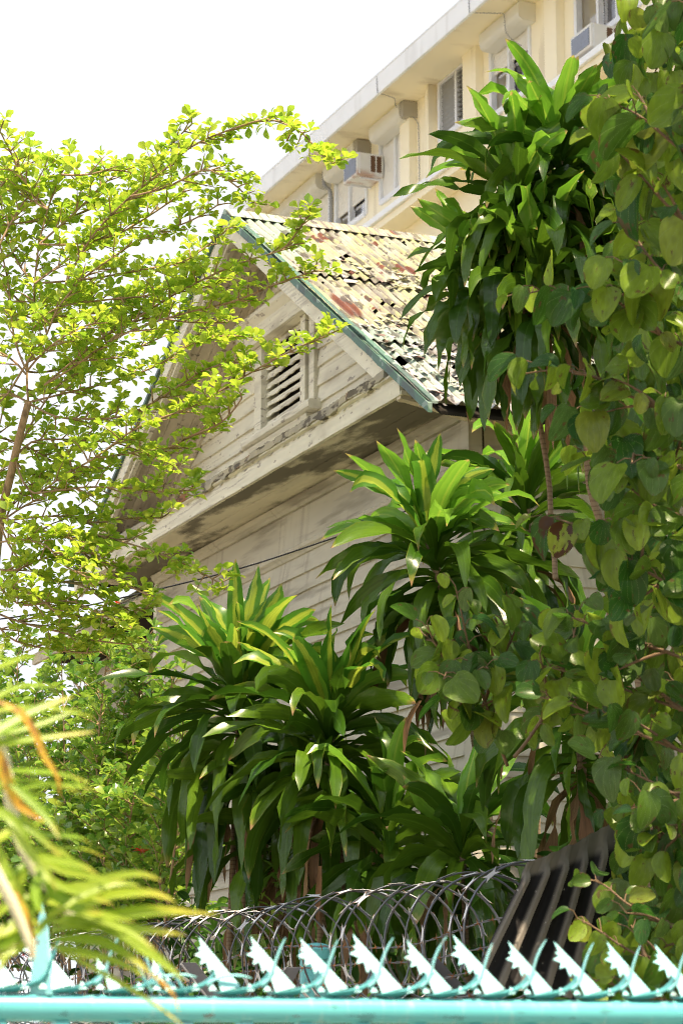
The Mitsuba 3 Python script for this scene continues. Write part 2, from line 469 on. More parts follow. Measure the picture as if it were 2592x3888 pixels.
# ------------------------------------------------------------------ setting
add('bounce_paving', box(-40, 3.8, -25, 60, -0.02, 0.055), 'm_paving', kind='structure', label='unseen concrete paving added to bounce light up onto the house')  # unseen slab, added so its bounce brightens the shaded walls
g = np.linspace(-140, 160, 61)
gx, gy = np.meshgrid(g, g, indexing='ij')
gz = -0.02 + 0.05 * meshkit.fbm(np.stack([gx * 0.3, gy * 0.3, gx * 0], -1), 3) * (np.hypot(gx, gy) < 60)
i, j = np.meshgrid(np.arange(60), np.arange(60), indexing='ij')
q = np.stack([i * 61 + j, (i + 1) * 61 + j, (i + 1) * 61 + j + 1, i * 61 + j + 1], -1).reshape(-1, 4)
add('ground', (np.stack([gx, gy, gz], -1).reshape(-1, 3), q), 'm_ground', kind='structure', label='bare earth and leaf litter ground around the old house')

# ------------------------------------------------------------------ the wooden house
R = np.random.default_rng(11)
XB, X0, YA, ZA, SR, SL = 6.82, 7.40, 19.054, 8.436, 0.6455, 0.547
YR, YL, XE = 14.99, 23.369, 11.2
H = thing('wooden_house', 'old cream clapboard house with louvred gable vent and flaking corrugated roof', 'house')


def zr(y):
    y = np.asarray(y, float)
    return np.where(y < YA, ZA - SR * (YA - y), ZA - SL * (y - YA))


def board_x(face, ya, yb, z0, z1, ya1=None, yb1=None, proud=0.027, seg=0.30, rag=0.0032):
    """A lapped board on a wall that faces -x: from ya to yb along the bottom edge, ya1 to yb1 along the top."""
    ya1, yb1 = ya if ya1 is None else ya1, yb if yb1 is None else yb1
    n = max(3, int((yb - ya) / seg) + 2)
    t = np.linspace(0, 1, n)
    lo, hi = ya + (yb - ya) * t, ya1 + (yb1 - ya1) * t
    jit = R.normal(0, rag, n)
    px = proud + R.normal(0, 0.002, n)
    sec = np.stack([np.stack([face - px, lo, z0 + jit], -1), np.stack([face - 0.004 + 0 * t, hi, z1 + 0 * t], -1),
                    np.stack([face + 0 * t, hi, z1 + 0 * t], -1), np.stack([face + 0 * t, lo, z0 + jit], -1)], 1)
    return loft(sec)


def board_y(face, xa, xb, z0, z1, proud=0.02):
    v, f = board_x(face, xa, xb, z0, z1, proud=proud)
    return v[:, [1, 0, 2]], f[:, ::-1]


# cores behind the boards
add(H + '__wall_core', box(X0 + 0.012, XE, 15.612, 22.49, 0, 6.0), 'm_core')
gable = Polygon([(15.45, 5.98), (23.2, 5.98), (YA, ZA - 0.13)]).difference(shp_box(18.6, 6.7, 19.6, 7.5))
gm = trimesh.creation.extrude_polygon(gable, 0.05, engine='earcut')
v = np.array(gm.vertices)
add(H + '__gable_core', (np.stack([v[:, 2] + X0 + 0.012, v[:, 0], v[:, 1]], -1), np.array(gm.faces)), 'm_core')

# gable siding
VY0, VY1, VZ0, VZ1 = 18.41, 19.73, 6.60, 7.60
z = 6.10
while z < 8.15:
    z1 = z + 0.15
    lim = lambda zz: (YA - (ZA - 0.14 - zz) / SR, YA + (ZA - 0.14 - zz) / SL)
    (a0, b0), (a1, b1) = lim(z), lim(min(z1 + 0.012, 8.25))
    dz = R.normal(0, 0.003)
    if z1 > VZ0 and z < VZ1:
        add(H + '__siding_board', board_x(X0, a0, VY0, z + dz, z1 + 0.012, a1, VY0), 'm_cream')
        add(H + '__siding_board', board_x(X0, VY1, b0, z + dz, z1 + 0.012, VY1, b1), 'm_cream')
    else:
        add(H + '__siding_board', board_x(X0, a0, b0, z + dz, z1 + 0.012, a1, b1), 'm_cream')
    z = z1

# lower wall siding, both visible sides
z = 5.52 - 0.15
while z > 0.8:
    add(H + '__siding_board', board_x(X0, 15.70, 22.42, z, z + 0.162, seg=0.6), 'm_dirtywall')
    add(H + '__siding_board', board_y(15.60, 7.50, XE - 0.1, z, z + 0.162), 'm_dirtywall')
    z -= 0.15
add(H + '__corner_board', box(X0 - 0.03, X0 + 0.006, 22.425, 22.51, 0, 5.93), 'm_cream')
add(H + '__corner_board', box(X0 - 0.03, X0 + 0.075, 15.57, 15.69, 0, 5.93), 'm_dirtywall')
add(H + '__frieze_board', board_x(X0, 15.70, 22.45, 5.60, 5.925, proud=0.026, rag=0.001), 'm_dirtywall')
add(H + '__frieze_board', board_y(15.60, 7.5, XE - 0.1, 5.60, 5.90), 'm_dirtywall')


def run_y(profile, ya, yb, seg=0.25, jit=0.0):
    """A moulding along y with its profile (x, z) points."""
    ys = np.linspace(ya, yb, max(2, int(abs(yb - ya) / seg) + 1))
    pr = np.asarray(profile, float)
    w = R.normal(0, jit, (len(ys), 1)) if jit else 0
    sec = np.stack([pr[None, :, 0] + 0 * ys[:, None], np.repeat(ys[:, None], len(pr), 1), pr[None, :, 1] + 0 * ys[:, None] + w], -1)
    return loft(sec)


def bow(prof):
    return [(x, z) for x, z in prof]


add(H + '__moulding', run_y([(X0 - 0.075, 6.004), (X0 - 0.06, 5.965), (X0 - 0.045, 5.955), (X0 - 0.03, 5.928), (X0, 5.928), (X0, 6.004)], 15.66, 22.48), 'm_dirtywall')
add(H + '__moulding', run_y([(X0 - 0.065, 5.598), (X0 - 0.06, 5.57), (X0 - 0.035, 5.55), (X0 - 0.02, 5.53), (X0, 5.53), (X0, 5.598)], 15.70, 22.42), 'm_dirtywall')

# cornice at the foot of the gable
CB, CT = 6.010, 6.150
add(H + '__cornice_board', run_y([(6.83, CB), (6.862, CB), (6.862, CT), (6.828, CT), (6.822, CT - 0.03)], 15.52, 23.1, 0.2, 0.0016), 'm_cream', label='cream cornice board under the louvred gable')
add(H + '__cornice_moulding', run_y([(6.80, CT + 0.024), (6.798, CT + 0.008), (6.822, CT + 0.001), (6.868, CT + 0.001), (6.868, CT + 0.024)], 15.56, 23.1, 0.11, 0.0022), 'm_cream')
ys = np.linspace(15.70, 22.9, 230)
bump = 0.028 * meshkit.fbm(np.stack([ys * 3.3, ys * 0, ys * 0], -1), 5) + R.normal(0, 0.002, len(ys))
out = 6.775 + 0.022 * meshkit.fbm(np.stack([ys * 9 + 40, ys * 0, ys * 0], -1), 3)
sec = np.stack([np.stack([out, ys, 6.172 - 0.030 * np.maximum(0, meshkit.fbm(np.stack([ys * 5 + 9, ys * 0, ys * 0], -1), 4) - 0.45) / 0.3], -1), np.stack([out + 0.004, ys, 6.212 + bump], -1), np.stack([out + 0.05, ys, 6.222 + bump], -1), np.stack([X0 - 0.02 + 0 * ys, ys, 6.20 + 0 * ys], -1), np.stack([X0 - 0.02 + 0 * ys, ys, 6.176 + 0 * ys], -1)], 1)
add(H + '__flashing', loft(sec), 'm_flash', label='rusty lichen-crusted flashing along the top of the cornice')
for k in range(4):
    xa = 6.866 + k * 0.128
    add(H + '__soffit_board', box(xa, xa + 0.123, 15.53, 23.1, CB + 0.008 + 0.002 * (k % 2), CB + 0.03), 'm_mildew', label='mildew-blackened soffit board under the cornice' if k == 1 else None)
add(H + '__cornice_return', box(6.833, 7.35, 15.505, 15.518, CB, CB + 0.03), 'm_cream')

# peeled splinters of paint hanging from the cornice
fl = []
for y in R.uniform(15.6, 22.5, 60):
    w, h = R.uniform(0.02, 0.07), R.uniform(0.008, 0.022)
    x0 = 6.822 - R.uniform(0.0, 0.012)
    t = np.array([[x0 + 0.006, y, CT - 0.006], [x0 + 0.006, y + w, CT - 0.006], [x0 - 0.008, y + w * 0.8, CT - 0.006 - h], [x0 - 0.004, y + w * 0.2, CT - 0.006 - h * 0.7]])
    fl.append((np.vstack([t, t + [0.0025, 0, 0]]), np.array([[0, 1, 2], [0, 2, 3], [4, 6, 5], [4, 7, 6]])))
add(H + '__peeling_paint', merge(fl), 'm_cream', kind='stuff')

# louvred vent
V = H + '__vent'
add(V, box(X0 + 0.10, X0 + 0.13, 18.55, 19.65, 6.68, 7.52), 'm_dark', label='louvred wooden gable vent with broken peeling slats')
for k in range(9):
    zc = 6.775 + k * 0.083
    n = 12
    yy = np.linspace(18.655, 19.555, n)
    j1, tilt = R.normal(0, 0.0065, n), R.normal(0, 0.009)
    za = zc - 0.006 + j1 + tilt * (yy - 19.1)
    zb = za + 0.062 - j1
    sec = np.stack([np.stack([X0 - 0.028 + 0 * yy, yy, za], -1), np.stack([X0 - 0.018 + 0 * yy, yy, zb - 0.012], -1), np.stack([X0 + 0.05 + 0 * yy, yy, zb + 0.016], -1), np.stack([X0 + 0.05 + 0 * yy, yy, zb + 0.002], -1), np.stack([X0 - 0.016 + 0 * yy, yy, za], -1)], 1)
    add(V + '__slat', loft(sec), 'm_cream')
add(V + '__post', box(X0 - 0.075, X0 + 0.09, 19.555, 19.72, 6.735, 7.485), 'm_cream')
add(V + '__post', box(X0 - 0.075, X0 + 0.09, 18.55, 18.655, 6.735, 7.487), 'm_cream')
add(V + '__casing', box(X0 - 0.05, X0 + 0.01, 18.415, 18.525, 6.735, 7.489), 'm_cream')
add(V + '__sill', run_y([(X0 - 0.125, 6.66), (X0 - 0.13, 6.70), (X0 - 0.115, 6.722), (X0, 6.737), (X0, 6.645), (X0 - 0.10, 6.645)], 18.34, 19.90, 0.1, 0.002), 'm_cream')
add(V + '__apron', run_y([(X0 - 0.045, 6.50), (X0 - 0.055, 6.56), (X0 - 0.085, 6.63), (X0 - 0.085, 6.644), (X0, 6.644), (X0, 6.50)], 18.50, 19.85), 'm_cream')
add(H + '__collar_beam', run_y([(X0 - 0.14, 7.49), (X0 - 0.14, 7.64), (X0 - 0.19, 7.70), (X0 - 0.19, 7.735), (X0, 7.745), (X0, 7.49)], 17.98, 19.93), 'm_cream', label='moulded beam across the gable above the vent')


# rake boards
def rake(xa, xb, y0, y1, top, bottom, seg=0.2, jit=0.0):
    ys = np.linspace(y0, y1, max(2, int(abs(y1 - y0) / seg) + 1))
    zt = zr(ys)
    b = bottom + (R.normal(0, jit, len(ys)) if jit else 0)
    sec = np.stack([np.stack([xa + 0 * ys, ys, zt + b], -1), np.stack([xa + 0 * ys, ys, zt + top], -1), np.stack([xb + 0 * ys, ys, zt + top], -1), np.stack([xb + 0 * ys, ys, zt + b], -1)], 1)
    return loft(sec)


add(H + '__barge_board', rake(6.825, 6.86, YA, 15.66, -0.055, -0.205, 0.2, 0.0015), 'm_cream', label='cream barge board on the right slope of the gable')
add(H + '__barge_board', rake(6.862, 6.90, YA, 15.62, -0.055, -0.235), 'm_cream')
add(H + '__barge_board', rake(6.825, 6.86, YA + 0.002, 23.30, -0.02, -0.175), 'm_cream', label='cream barge board on the left slope of the gable')
add(H + '__barge_moulding', rake(6.862, 6.905, YA + 0.002, 23.28, -0.09, -0.215), 'm_cream')
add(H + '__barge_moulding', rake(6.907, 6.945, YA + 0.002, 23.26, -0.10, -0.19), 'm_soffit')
add(H + '__edge_trim', rake(6.79, 6.822, YA + 0.03, 14.97, 0.018, -0.050, 0.12, 0.003), 'm_green', label='green metal edge trim down the right slope of the gable')
add(H + '__edge_trim', rake(6.822, 6.865, YA + 0.03, 14.97, 0.034, 0.014, 0.12, 0.001), 'm_green')
add(H + '__edge_trim', rake(6.795, 6.93, YA + 0.05, 23.42, 0.022, -0.018, 0.15, 0.002), 'm_green', label='dark weathered edge trim down the left slope of the gable')
for k in range(4):
    xa = 6.948 + k * 0.106
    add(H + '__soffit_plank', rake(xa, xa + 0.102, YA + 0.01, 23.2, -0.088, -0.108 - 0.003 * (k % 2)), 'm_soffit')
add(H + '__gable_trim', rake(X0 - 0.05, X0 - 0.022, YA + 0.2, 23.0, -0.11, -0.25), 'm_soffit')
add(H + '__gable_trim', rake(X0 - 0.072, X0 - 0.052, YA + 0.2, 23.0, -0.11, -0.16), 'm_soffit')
add(H + '__gable_trim', rake(X0 - 0.05, X0 - 0.022, YA - 0.2, 15.8, -0.11, -0.25), 'm_cream')
add(H + '__roof_deck', rake(6.92, XE, YA - 0.01, 15.05, -0.06, -0.085), 'm_dark')
add(H + '__roof_deck', rake(6.92, XE, YA + 0.01, 23.3, -0.06, -0.085), 'm_dark')

# sagging eave boards on the right-hand side
sec = [[(6.84, 15.53, 5.99), (6.84, 15.53, 6.06), (6.84, 15.60, 6.06), (6.84, 15.60, 5.99)], [(7.85, 15.53, 5.80), (7.85, 15.53, 5.885), (7.85, 15.60, 5.885), (7.85, 15.60, 5.80)]]
add(H + '__eave_board', loft(sec), 'm_soffit', label='loose sagging eave board at the right corner')
sec = [[(6.84, 15.20, 5.86), (6.84, 15.20, 5.93), (6.84, 15.23, 5.93), (6.84, 15.23, 5.86)], [(9.5, 15.20, 5.84), (9.5, 15.20, 5.90), (9.5, 15.23, 5.90), (9.5, 15.23, 5.84)]]
add(H + '__eave_board', loft(sec), 'm_soffit')
sec = [[(7.86, 15.45, 5.86), (7.86, 15.45, 6.00), (7.86, 15.50, 6.00), (7.86, 15.50, 5.86)], [(10.5, 15.45, 5.90), (10.5, 15.45, 6.05), (10.5, 15.50, 6.05), (10.5, 15.50, 5.90)]]
add(H + '__eave_board', loft(sec), 'm_soffit')


# corrugated roof
def sheet(xa, xb, ya, yb, lift_lo, lift_hi, seed, holes=True, res=8):
    """A corrugated sheet on the slope from its lower end ya to its upper end yb."""
    rr = np.random.default_rng(seed)
    pitch = 0.082
    nx = int((xb - xa) / pitch * res) + 1
    ny = max(6, int(abs(yb - ya) / 0.045))
    xs, t = np.linspace(xa, xb, nx), np.linspace(0, 1, ny)
    gx, gt = np.meshgrid(xs, t, indexing='ij')
    gy = ya + (yb - ya) * gt
    rag = 0.05 * (meshkit.fbm(np.stack([gx * 9, gx * 0 + seed, gx * 0], -1), 3) - 0.5)
    gy = gy + rag * np.sign(yb - ya) * (1 - gt) ** 3
    wave = 0.5 + 0.5 * np.cos((gx - 6.8) * 2 * np.pi / pitch)
    pts = np.stack([gx * 3.2, gy * 2.4, gx * 0 + seed * 3.7], -1)
    crumple = 0.034 * (meshkit.fbm(pts, 4) - 0.5) + 0.010 * (meshkit.fbm(pts * 5.3, 2) - 0.5)
    curl = 0.05 * np.maximum(0, meshkit.noise(np.stack([gx * 4.5, gx * 0 + seed, gx * 0], -1)) - 0.42) * np.exp(-gt * 9)
    gz = zr(gy) + 0.030 * wave + crumple + lift_lo * (1 - gt) + lift_hi * gt + curl
    idx = np.arange(nx * ny).reshape(nx, ny)
    f = np.stack([idx[:-1, :-1], idx[1:, :-1], idx[1:, 1:], idx[:-1, 1:]], -1).reshape(-1, 4)
    if holes:
        c = np.stack([gx, gy, gx * 0], -1)[:-1, :-1].reshape(-1, 3)
        h = meshkit.fbm(c * np.array([7.5, 4.2, 1]) + seed * 1.3, 3)
        f = f[h < 0.705]
    return np.stack([gx, gy, gz], -1).reshape(-1, 3), f


edges_y = [YA - 0.05, 17.62, 16.20, 14.98]
for c in range(6):
    xa = 6.80 + c * 0.74
    for r in range(3):
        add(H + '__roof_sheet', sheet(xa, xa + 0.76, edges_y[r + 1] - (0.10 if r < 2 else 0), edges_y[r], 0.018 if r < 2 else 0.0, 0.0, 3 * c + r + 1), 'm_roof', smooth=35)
for c in range(3):
    xa = 6.82 + c * 1.5
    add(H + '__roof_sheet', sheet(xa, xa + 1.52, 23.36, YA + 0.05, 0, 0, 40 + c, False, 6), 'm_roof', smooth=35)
xs = np.linspace(6.80, XE, 60)
sag = 0.012 * (meshkit.fbm(np.stack([xs * 2.2, xs * 0, xs * 0], -1), 3) - 0.5)
sec = np.stack([np.stack([xs, YA - 0.17 + 0 * xs, ZA - 0.075 + sag], -1), np.stack([xs, YA + 0 * xs, ZA + 0.045 + sag], -1), np.stack([xs, YA + 0.17 + 0 * xs, ZA - 0.06 + sag], -1), np.stack([xs, YA + 0 * xs, ZA + 0.02 + sag], -1)], 1)
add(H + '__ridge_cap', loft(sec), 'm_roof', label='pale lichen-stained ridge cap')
# flakes of loose paint, each a small curled chip standing off the sheet
N = 2100
fx, fy = R.uniform(6.9, 10.6, N), R.uniform(15.05, 18.8, N)
keep = meshkit.fbm(np.stack([fx * 1.3, fy * 1.3, fx * 0 + 4], -1), 3) + 0.16 * (17.2 - fy) > 0.44
fx, fy = fx[keep], fy[keep]
tv, tf, tu = [], [], []
lat = np.array([[a, b] for b in (-1, 0, 1) for a in (-1, 0, 1)], float)
lq = np.array([[0, 1, 4, 3], [1, 2, 5, 4], [3, 4, 7, 6], [4, 5, 8, 7]])
for k, (x, y) in enumerate(zip(fx, fy)):
    w, h = R.uniform(0.014, 0.042), R.uniform(0.016, 0.06)
    a = R.normal(0, 0.5)
    p = lat * [w, h] + R.normal(0, 0.007, (9, 2))
    cu = R.uniform(0.15, 0.75) * np.sign(R.normal())
    zz = 0.026 + R.uniform(0, 0.012) + cu * 0.012 * (p[:, 0] / w) ** 2 + R.uniform(0.0, 0.03) * (1 - (p[:, 1] / h)) * 0.5
    px, py = p[:, 0] * np.cos(a) - p[:, 1] * np.sin(a), p[:, 0] * np.sin(a) + p[:, 1] * np.cos(a)
    tv.append(np.stack([x + px, y + py, zr(y + py) + zz], -1))
    tf.append(lq + 9 * k)
    tu.append(np.stack([k + 0.5 + 0.4 * lat[:, 0], 0.5 + 0.4 * lat[:, 1]], -1))
add(H + '__paint_flake', (np.vstack(tv), np.vstack(tf)), 'm_flake', uv=np.vstack(tu), kind='stuff', label='curled flakes of paint and rust on the roof')

# lean-to on the left, half hidden by the tree
A = thing('lean_to', 'low lean-to with a weathered corrugated roof beside the left end of the house', 'shed')
add(A + '__wall', box(8.1, 11, 22.52, 26.9, 0, 6.2), 'm_dirtywall', label='stained shaded wall of the lean-to')
xs = np.linspace(7.35, 8.5, 12)
ysr = np.arange(22.75, 27.0, 0.012)
gx, gy = np.meshgrid(xs, ysr, indexing='ij')
gz = 5.94 + 0.52 * (gx - 7.35) + 0.012 * np.cos(gy * 2 * np.pi / 0.082) + 0.03 * (meshkit.fbm(np.stack([gx * 3, gy * 2, gx * 0], -1), 3) - 0.5)
idx = np.arange(gx.size).reshape(gx.shape)
f = np.stack([idx[:-1, :-1], idx[1:, :-1], idx[1:, 1:], idx[:-1, 1:]], -1).reshape(-1, 4)
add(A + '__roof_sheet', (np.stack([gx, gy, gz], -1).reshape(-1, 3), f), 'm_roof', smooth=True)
add(A + '__fascia', box(7.42, 7.46, 22.75, 26.9, 5.80, 5.915), 'm_soffit')
add(A + '__rafter', box(7.47, 8.095, 22.75, 26.9, 5.84, 5.87), 'm_dark')

# ------------------------------------------------------------------ apartment block
B = thing('apartment_block', 'cream apartment block with white roof edge and roller shutters behind the house', 'building')
XW = 17.0
M = manifold3d.Manifold


def mbox(x0, x1, y0, y1, z0, z1):
    return M.cube([x1 - x0, y1 - y0, z1 - z0]).translate([x0, y0, z0])


wins = {  # y0, y1, z0, z1
    'w1': (38.31, 39.42, 16.42, 17.74), 'w2': (40.03, 41.50, 16.45, 17.74), 'w3': (41.78, 44.3, 16.45, 17.74),
    'w4': (35.76, 36.90, 16.72, 17.74), 'w5': (33.49, 34.90, 16.42, 17.74), 'w6': (29.6, 31.95, 16.42, 17.74), 'w7': (26.2, 28.2, 16.42, 17.74)}
body = mbox(XW, 28, 24.0, 44.75, 0, 17.75)
for y0, y1, z0, z1 in wins.values():
    body = body - mbox(XW - 0.1, XW + 0.45, y0, y1, z0, z1)
for fl_ in range(1, 5):
    for y0, y1 in ((26.2, 28.2), (29.6, 31.9), (33.5, 34.9), (38.3, 39.4), (40.1, 41.5)):
        body = body - mbox(XW - 0.1, XW + 0.3, y0, y1, 16.42 - 3.05 * fl_, 17.5 - 3.05 * fl_)
add(B + '__wall', body, 'm_bwall')
add(B + '__roof', box(16.222, 28.5, 23.5, 45.0, 17.752, 18.0), 'm_bwall', label='overhanging flat roof slab')
add(B + '__roof__fascia', box(16.17, 16.22, 23.5, 45.02, 17.69, 18.03), 'm_bwhite', label='white fascia along the roof edge')
add(B + '__roof__coping', box(16.16, 16.40, 23.5, 45.03, 18.032, 18.06), 'm_bwhite')
add(B + '__ledge', box(16.5, 16.998, 23.5, 44.75, 15.735, 15.84), 'm_bwhite', label='white ledge below the top floor windows')
add(B + '__ledge', box(16.56, 16.998, 23.5, 44.75, 15.60, 15.732), 'm_bwall')
for y0, y1, x in ((37.86, 38.26, 16.86), (37.02, 37.14, 16.84), (35.20, 35.70, 16.86), (32.35, 32.75, 16.86), (28.6, 29.1, 16.86)):
    add(B + '__pilaster', box(x, XW - 0.002, y0, y1, 15.845, 17.75), 'm_bwall')


def slats(y0, y1, z0, z1, x, step, depth):
    """A roller shutter or louvre curtain: one mesh with a ridge per slat."""
    n = max(2, int(round((z1 - z0) / step)))
    zs = np.linspace(z0, z1, n + 1)
    prof = []
    for a, b in zip(zs[:-1], zs[1:]):
        prof += [(x, a), (x - depth, a + 0.25 * (b - a)), (x - depth, a + 0.8 * (b - a))]
    prof += [(x, z1), (x + 0.02, z1), (x + 0.02, z0)]
    p = np.array(prof)
    s = np.stack([np.stack([p[:, 0], 0 * p[:, 0] + y, p[:, 1]], -1) for y in (y0, y1)])
    n_ = len(p)
    v = s.reshape(-1, 3)
    k = np.arange(n_)
    q = np.stack([k, (k + 1) % n_, (k + 1) % n_ + n_, k + n_], -1)
    return v, q


def window(name, shut_to=None, mull=(), room='m_room', sash=True, shutter='m_shutter', step=0.055, open_right=False):
    y0, y1, z0, z1 = wins[name]
    w = fresh(B + '__window')
    scene[w] = ply(box(XW + 0.40, XW + 0.43, y0 + 0.002, y1 - 0.002, z0 + 0.002, z1 - 0.002), room)
    fr = [box(XW - 0.03, XW + 0.07, y0 - 0.03, y0 + 0.05, z0 - 0.03, z1), box(XW - 0.03, XW + 0.07, y1 - 0.05, y1 + 0.03, z0 - 0.03, z1),
          box(XW - 0.045, XW + 0.08, y0 + 0.051, y1 - 0.051, z0 - 0.06, z0 + 0.03), box(XW - 0.03, XW + 0.07, y0 + 0.051, y1 - 0.051, z1 - 0.04, z1)]
    for m in mull:
        fr.append(box(XW - 0.025, XW + 0.065, m - 0.035, m + 0.035, z0 + 0.031, z1 - 0.041))
    add(w + '__frame', merge(fr), 'm_frame')
    if shut_to is not None:
        cuts = [y0 + 0.05] + [c for m in mull for c in (m - 0.035, m + 0.035)] + [y1 - 0.05]
        for a, b in list(zip(cuts[::2], cuts[1::2]))[1 if open_right else 0:]:
            add(w + '__shutter', slats(a + 0.002, b - 0.002, shut_to, z1 - 0.042, XW + 0.03, step, 0.010), shutter)
        if open_right:
            for zc in np.arange(shut_to + 0.05, z1 - 0.08, 0.085):
                add(w + '__slat', box(XW - 0.01, XW + 0.05, cuts[0] + 0.002, cuts[1] - 0.002, zc, zc + 0.008), 'm_jalousie')
    if shut_to is None or shut_to > z0 + 0.1:
        top = (shut_to or z1 - 0.045) - 0.002
        add(w + '__pane', (np.array([[XW + 0.09, y0 + 0.05, z0 + 0.03], [XW + 0.09, y1 - 0.05, z0 + 0.03], [XW + 0.09, y1 - 0.05, top], [XW + 0.09, y0 + 0.05, top]]), np.array([[0, 1, 2, 3]])), 'm_glass')
        if sash:
            ed = [y0 + 0.05] + list(mull) + [y1 - 0.05]
            for a, b in zip(ed[:-1], ed[1:]):
                m = (a + b) / 2
                add(w + '__sash', merge([box(XW + 0.10, XW + 0.13, m - 0.02, m + 0.02, z0 + 0.03, top), box(XW + 0.10, XW + 0.13, a + 0.02, b - 0.02, top - 0.05, top - 0.01)]), 'm_frame')
            c = np.linspace(0, 1, 24)
            yy = y0 + 0.3 * (y1 - y0) + c * 0.25 * (y1 - y0)
            xx = XW + 0.33 + 0.02 * np.sin(c * 40)
            vv = np.vstack([np.stack([xx, yy, 0 * c + z0 + 0.02], -1), np.stack([xx, yy, 0 * c + z1 - 0.02], -1)])
            k = np.arange(23)
            add(w + '__curtain', (vv, np.stack([k, k + 1, k + 25, k + 24], -1)), 'm_curtain')
    return w


window('w1', 16.452, (38.76,), step=0.5)
window('w2', 16.79, (40.83,))
window('w3', 16.49, (42.82,))
w4 = window('w4', 16.75, (36.22,), shutter='m_jalousie', step=0.085, sash=False, open_right=True)
window('w5', 17.12, (34.24,))
window('w6', None, (31.25, 30.55))
window('w7', 17.0, (27.2,))


def shutter_box(y0, y1, zt, cap=True):
    th = np.linspace(0, np.pi / 2, 8)
    h = 0.31
    prof = [(XW - 0.002, zt - h)] + [(XW - 0.20, zt - h)] + [(XW - 0.20 - 0.10 * np.sin(a), zt - h + 0.12 - 0.12 * np.cos(a)) for a in th] + [(XW - 0.30 + 0.05 * (1 - np.cos(a)), zt - 0.05 + 0.05 * np.sin(a)) for a in th] + [(XW - 0.002, zt)]
    ys = np.array([y0, y1])
    pr = np.array(prof)
    sec = np.stack([np.stack([pr[:, 0], 0 * pr[:, 0] + y, pr[:, 1]], -1) for y in ys])
    k = add(B + '__shutter_box', loft(sec), 'm_shutterbox')
    if cap:
        add(k + '__end_cap', box(XW - 0.27, XW - 0.002, y0 - 0.13, y0 - 0.003, zt - 0.29, zt - 0.01), 'm_concrete')


for y0, y1 in ((37.95, 39.25), (39.98, 41.42), (41.80, 44.6), (33.3, 34.72)):
    shutter_box(y0, y1, 17.745, y0 < 41 and y0 > 34)
pp = curve([(16.80, 41.62, 17.72), (16.80, 41.62, 17.55), (16.84, 41.66, 17.45), (16.93, 41.64, 17.38), (16.95, 41.64, 17.2), (16.95, 41.64, 12.0)], 0.06)
add(B + '__pipe_and_dark_gap', tube(pp, 0.035, 10), 'm_pipe', smooth=True)
add(B + '__pipe_and_dark_gap', tube([(16.985, 41.74, 17.4), (16.985, 41.74, 12)], 0.03, 8), 'm_cable', smooth=True)  # near-black strip standing in for the dark gap beside the pipe
add(B + '__conduit', tube(curve([(16.15, 37.62, 18.0), (16.16, 37.6, 17.7), (16.5, 37.7, 17.70), (16.7, 38.0, 17.66), (16.98, 37.75, 17.3), (16.98, 37.72, 16.6), (16.98, 37.74, 15.9)]), 0.008, 5), 'm_pipe')
add(B + '__conduit', tube(curve([(16.16, 33.95, 18.0), (16.16, 33.94, 17.7), (16.66, 33.75, 17.70), (16.68, 33.72, 17.4), (16.97, 33.75, 17.2)]), 0.008, 5), 'm_pipe')


def air_conditioner(y0, y1, z0, z1, label):
    a = thing('air_conditioner', label, 'air conditioner')
    x0, x1 = 16.5, XW - 0.002
    add(a + '__casing', M.hull(M.compose([mbox(x0 + 0.012, x1, y0 + 0.012, y1 - 0.012, z0, z1), mbox(x0, x1, y0 + 0.012, y1 - 0.012, z0 + 0.012, z1 - 0.012), mbox(x0 + 0.012, x1, y0, y1, z0 + 0.012, z1 - 0.012)])), 'm_ac')
    add(a + '__front_grille', slats(y0 + 0.05, y1 - 0.05, z0 + 0.05, z1 - 0.05, x0 - 0.002, 0.03, 0.010), 'm_acgrille')
    for k in range(2):
        xa = x0 + 0.26 + 0.115 * k
        add(a + '__side_vent', box(xa, xa + 0.09, y0 - 0.004, y0 + 0.002, z0 + 0.08, z1 - 0.04), 'm_acvent')
    add(a + '__edge_strip', box(x0 + 0.03, x0 + 0.055, y0 - 0.006, y0 - 0.0005, z0 + 0.02, z1 - 0.02), 'm_frame')
    for y in (y0 + 0.1, y1 - 0.1):
        add(a + '__bracket', box(x0 + 0.1, x1, y - 0.015, y + 0.015, z0 - 0.03, z0 - 0.002), 'm_frame')


air_conditioner(39.31, 39.95, 16.86, 17.28, 'rust-streaked window air conditioner between the shuttered windows above the roof ridge')
air_conditioner(30.58, 31.22, 15.90, 16.27, 'clean white window air conditioner at top right under the dark window')

# ------------------------------------------------------------------ plants: helpers
CAMD = np.array([0.37237539, 0.90345042, 0.21240033])


def ribbon(path, side, normal, width, fold=0.25, seed=0, wave=0.0, phase=0.0, cols=3):
    """A leaf blade along a path. Returns vertices, quads, uv."""
    n = len(path)
    c = np.linspace(-1, 1, cols)
    w = width[:, None, None] * c[None, :, None]
    s = np.linspace(0, 1, n)
    lift = fold * np.abs(c)[None, :] * width[:, None] + wave * np.abs(c)[None, :] * np.sin(s[:, None] * 17 + phase + 1.9 * np.sign(c)[None, :]) * np.sin(np.pi * s)[:, None]
    v = path[:, None] + w * side[:, None] + lift[..., None] * normal[:, None]
    idx = np.arange(n * cols).reshape(n, cols)
    q = np.stack([idx[:-1, :-1], idx[:-1, 1:], idx[1:, 1:], idx[1:, :-1]], -1).reshape(-1, 4)
    uv = np.stack([np.broadcast_to(seed + 0.5 + 0.45 * c[None], (n, cols)), np.broadcast_to(s[:, None], (n, cols))], -1)
    return v.reshape(-1, 3), q, uv.reshape(-1, 2)


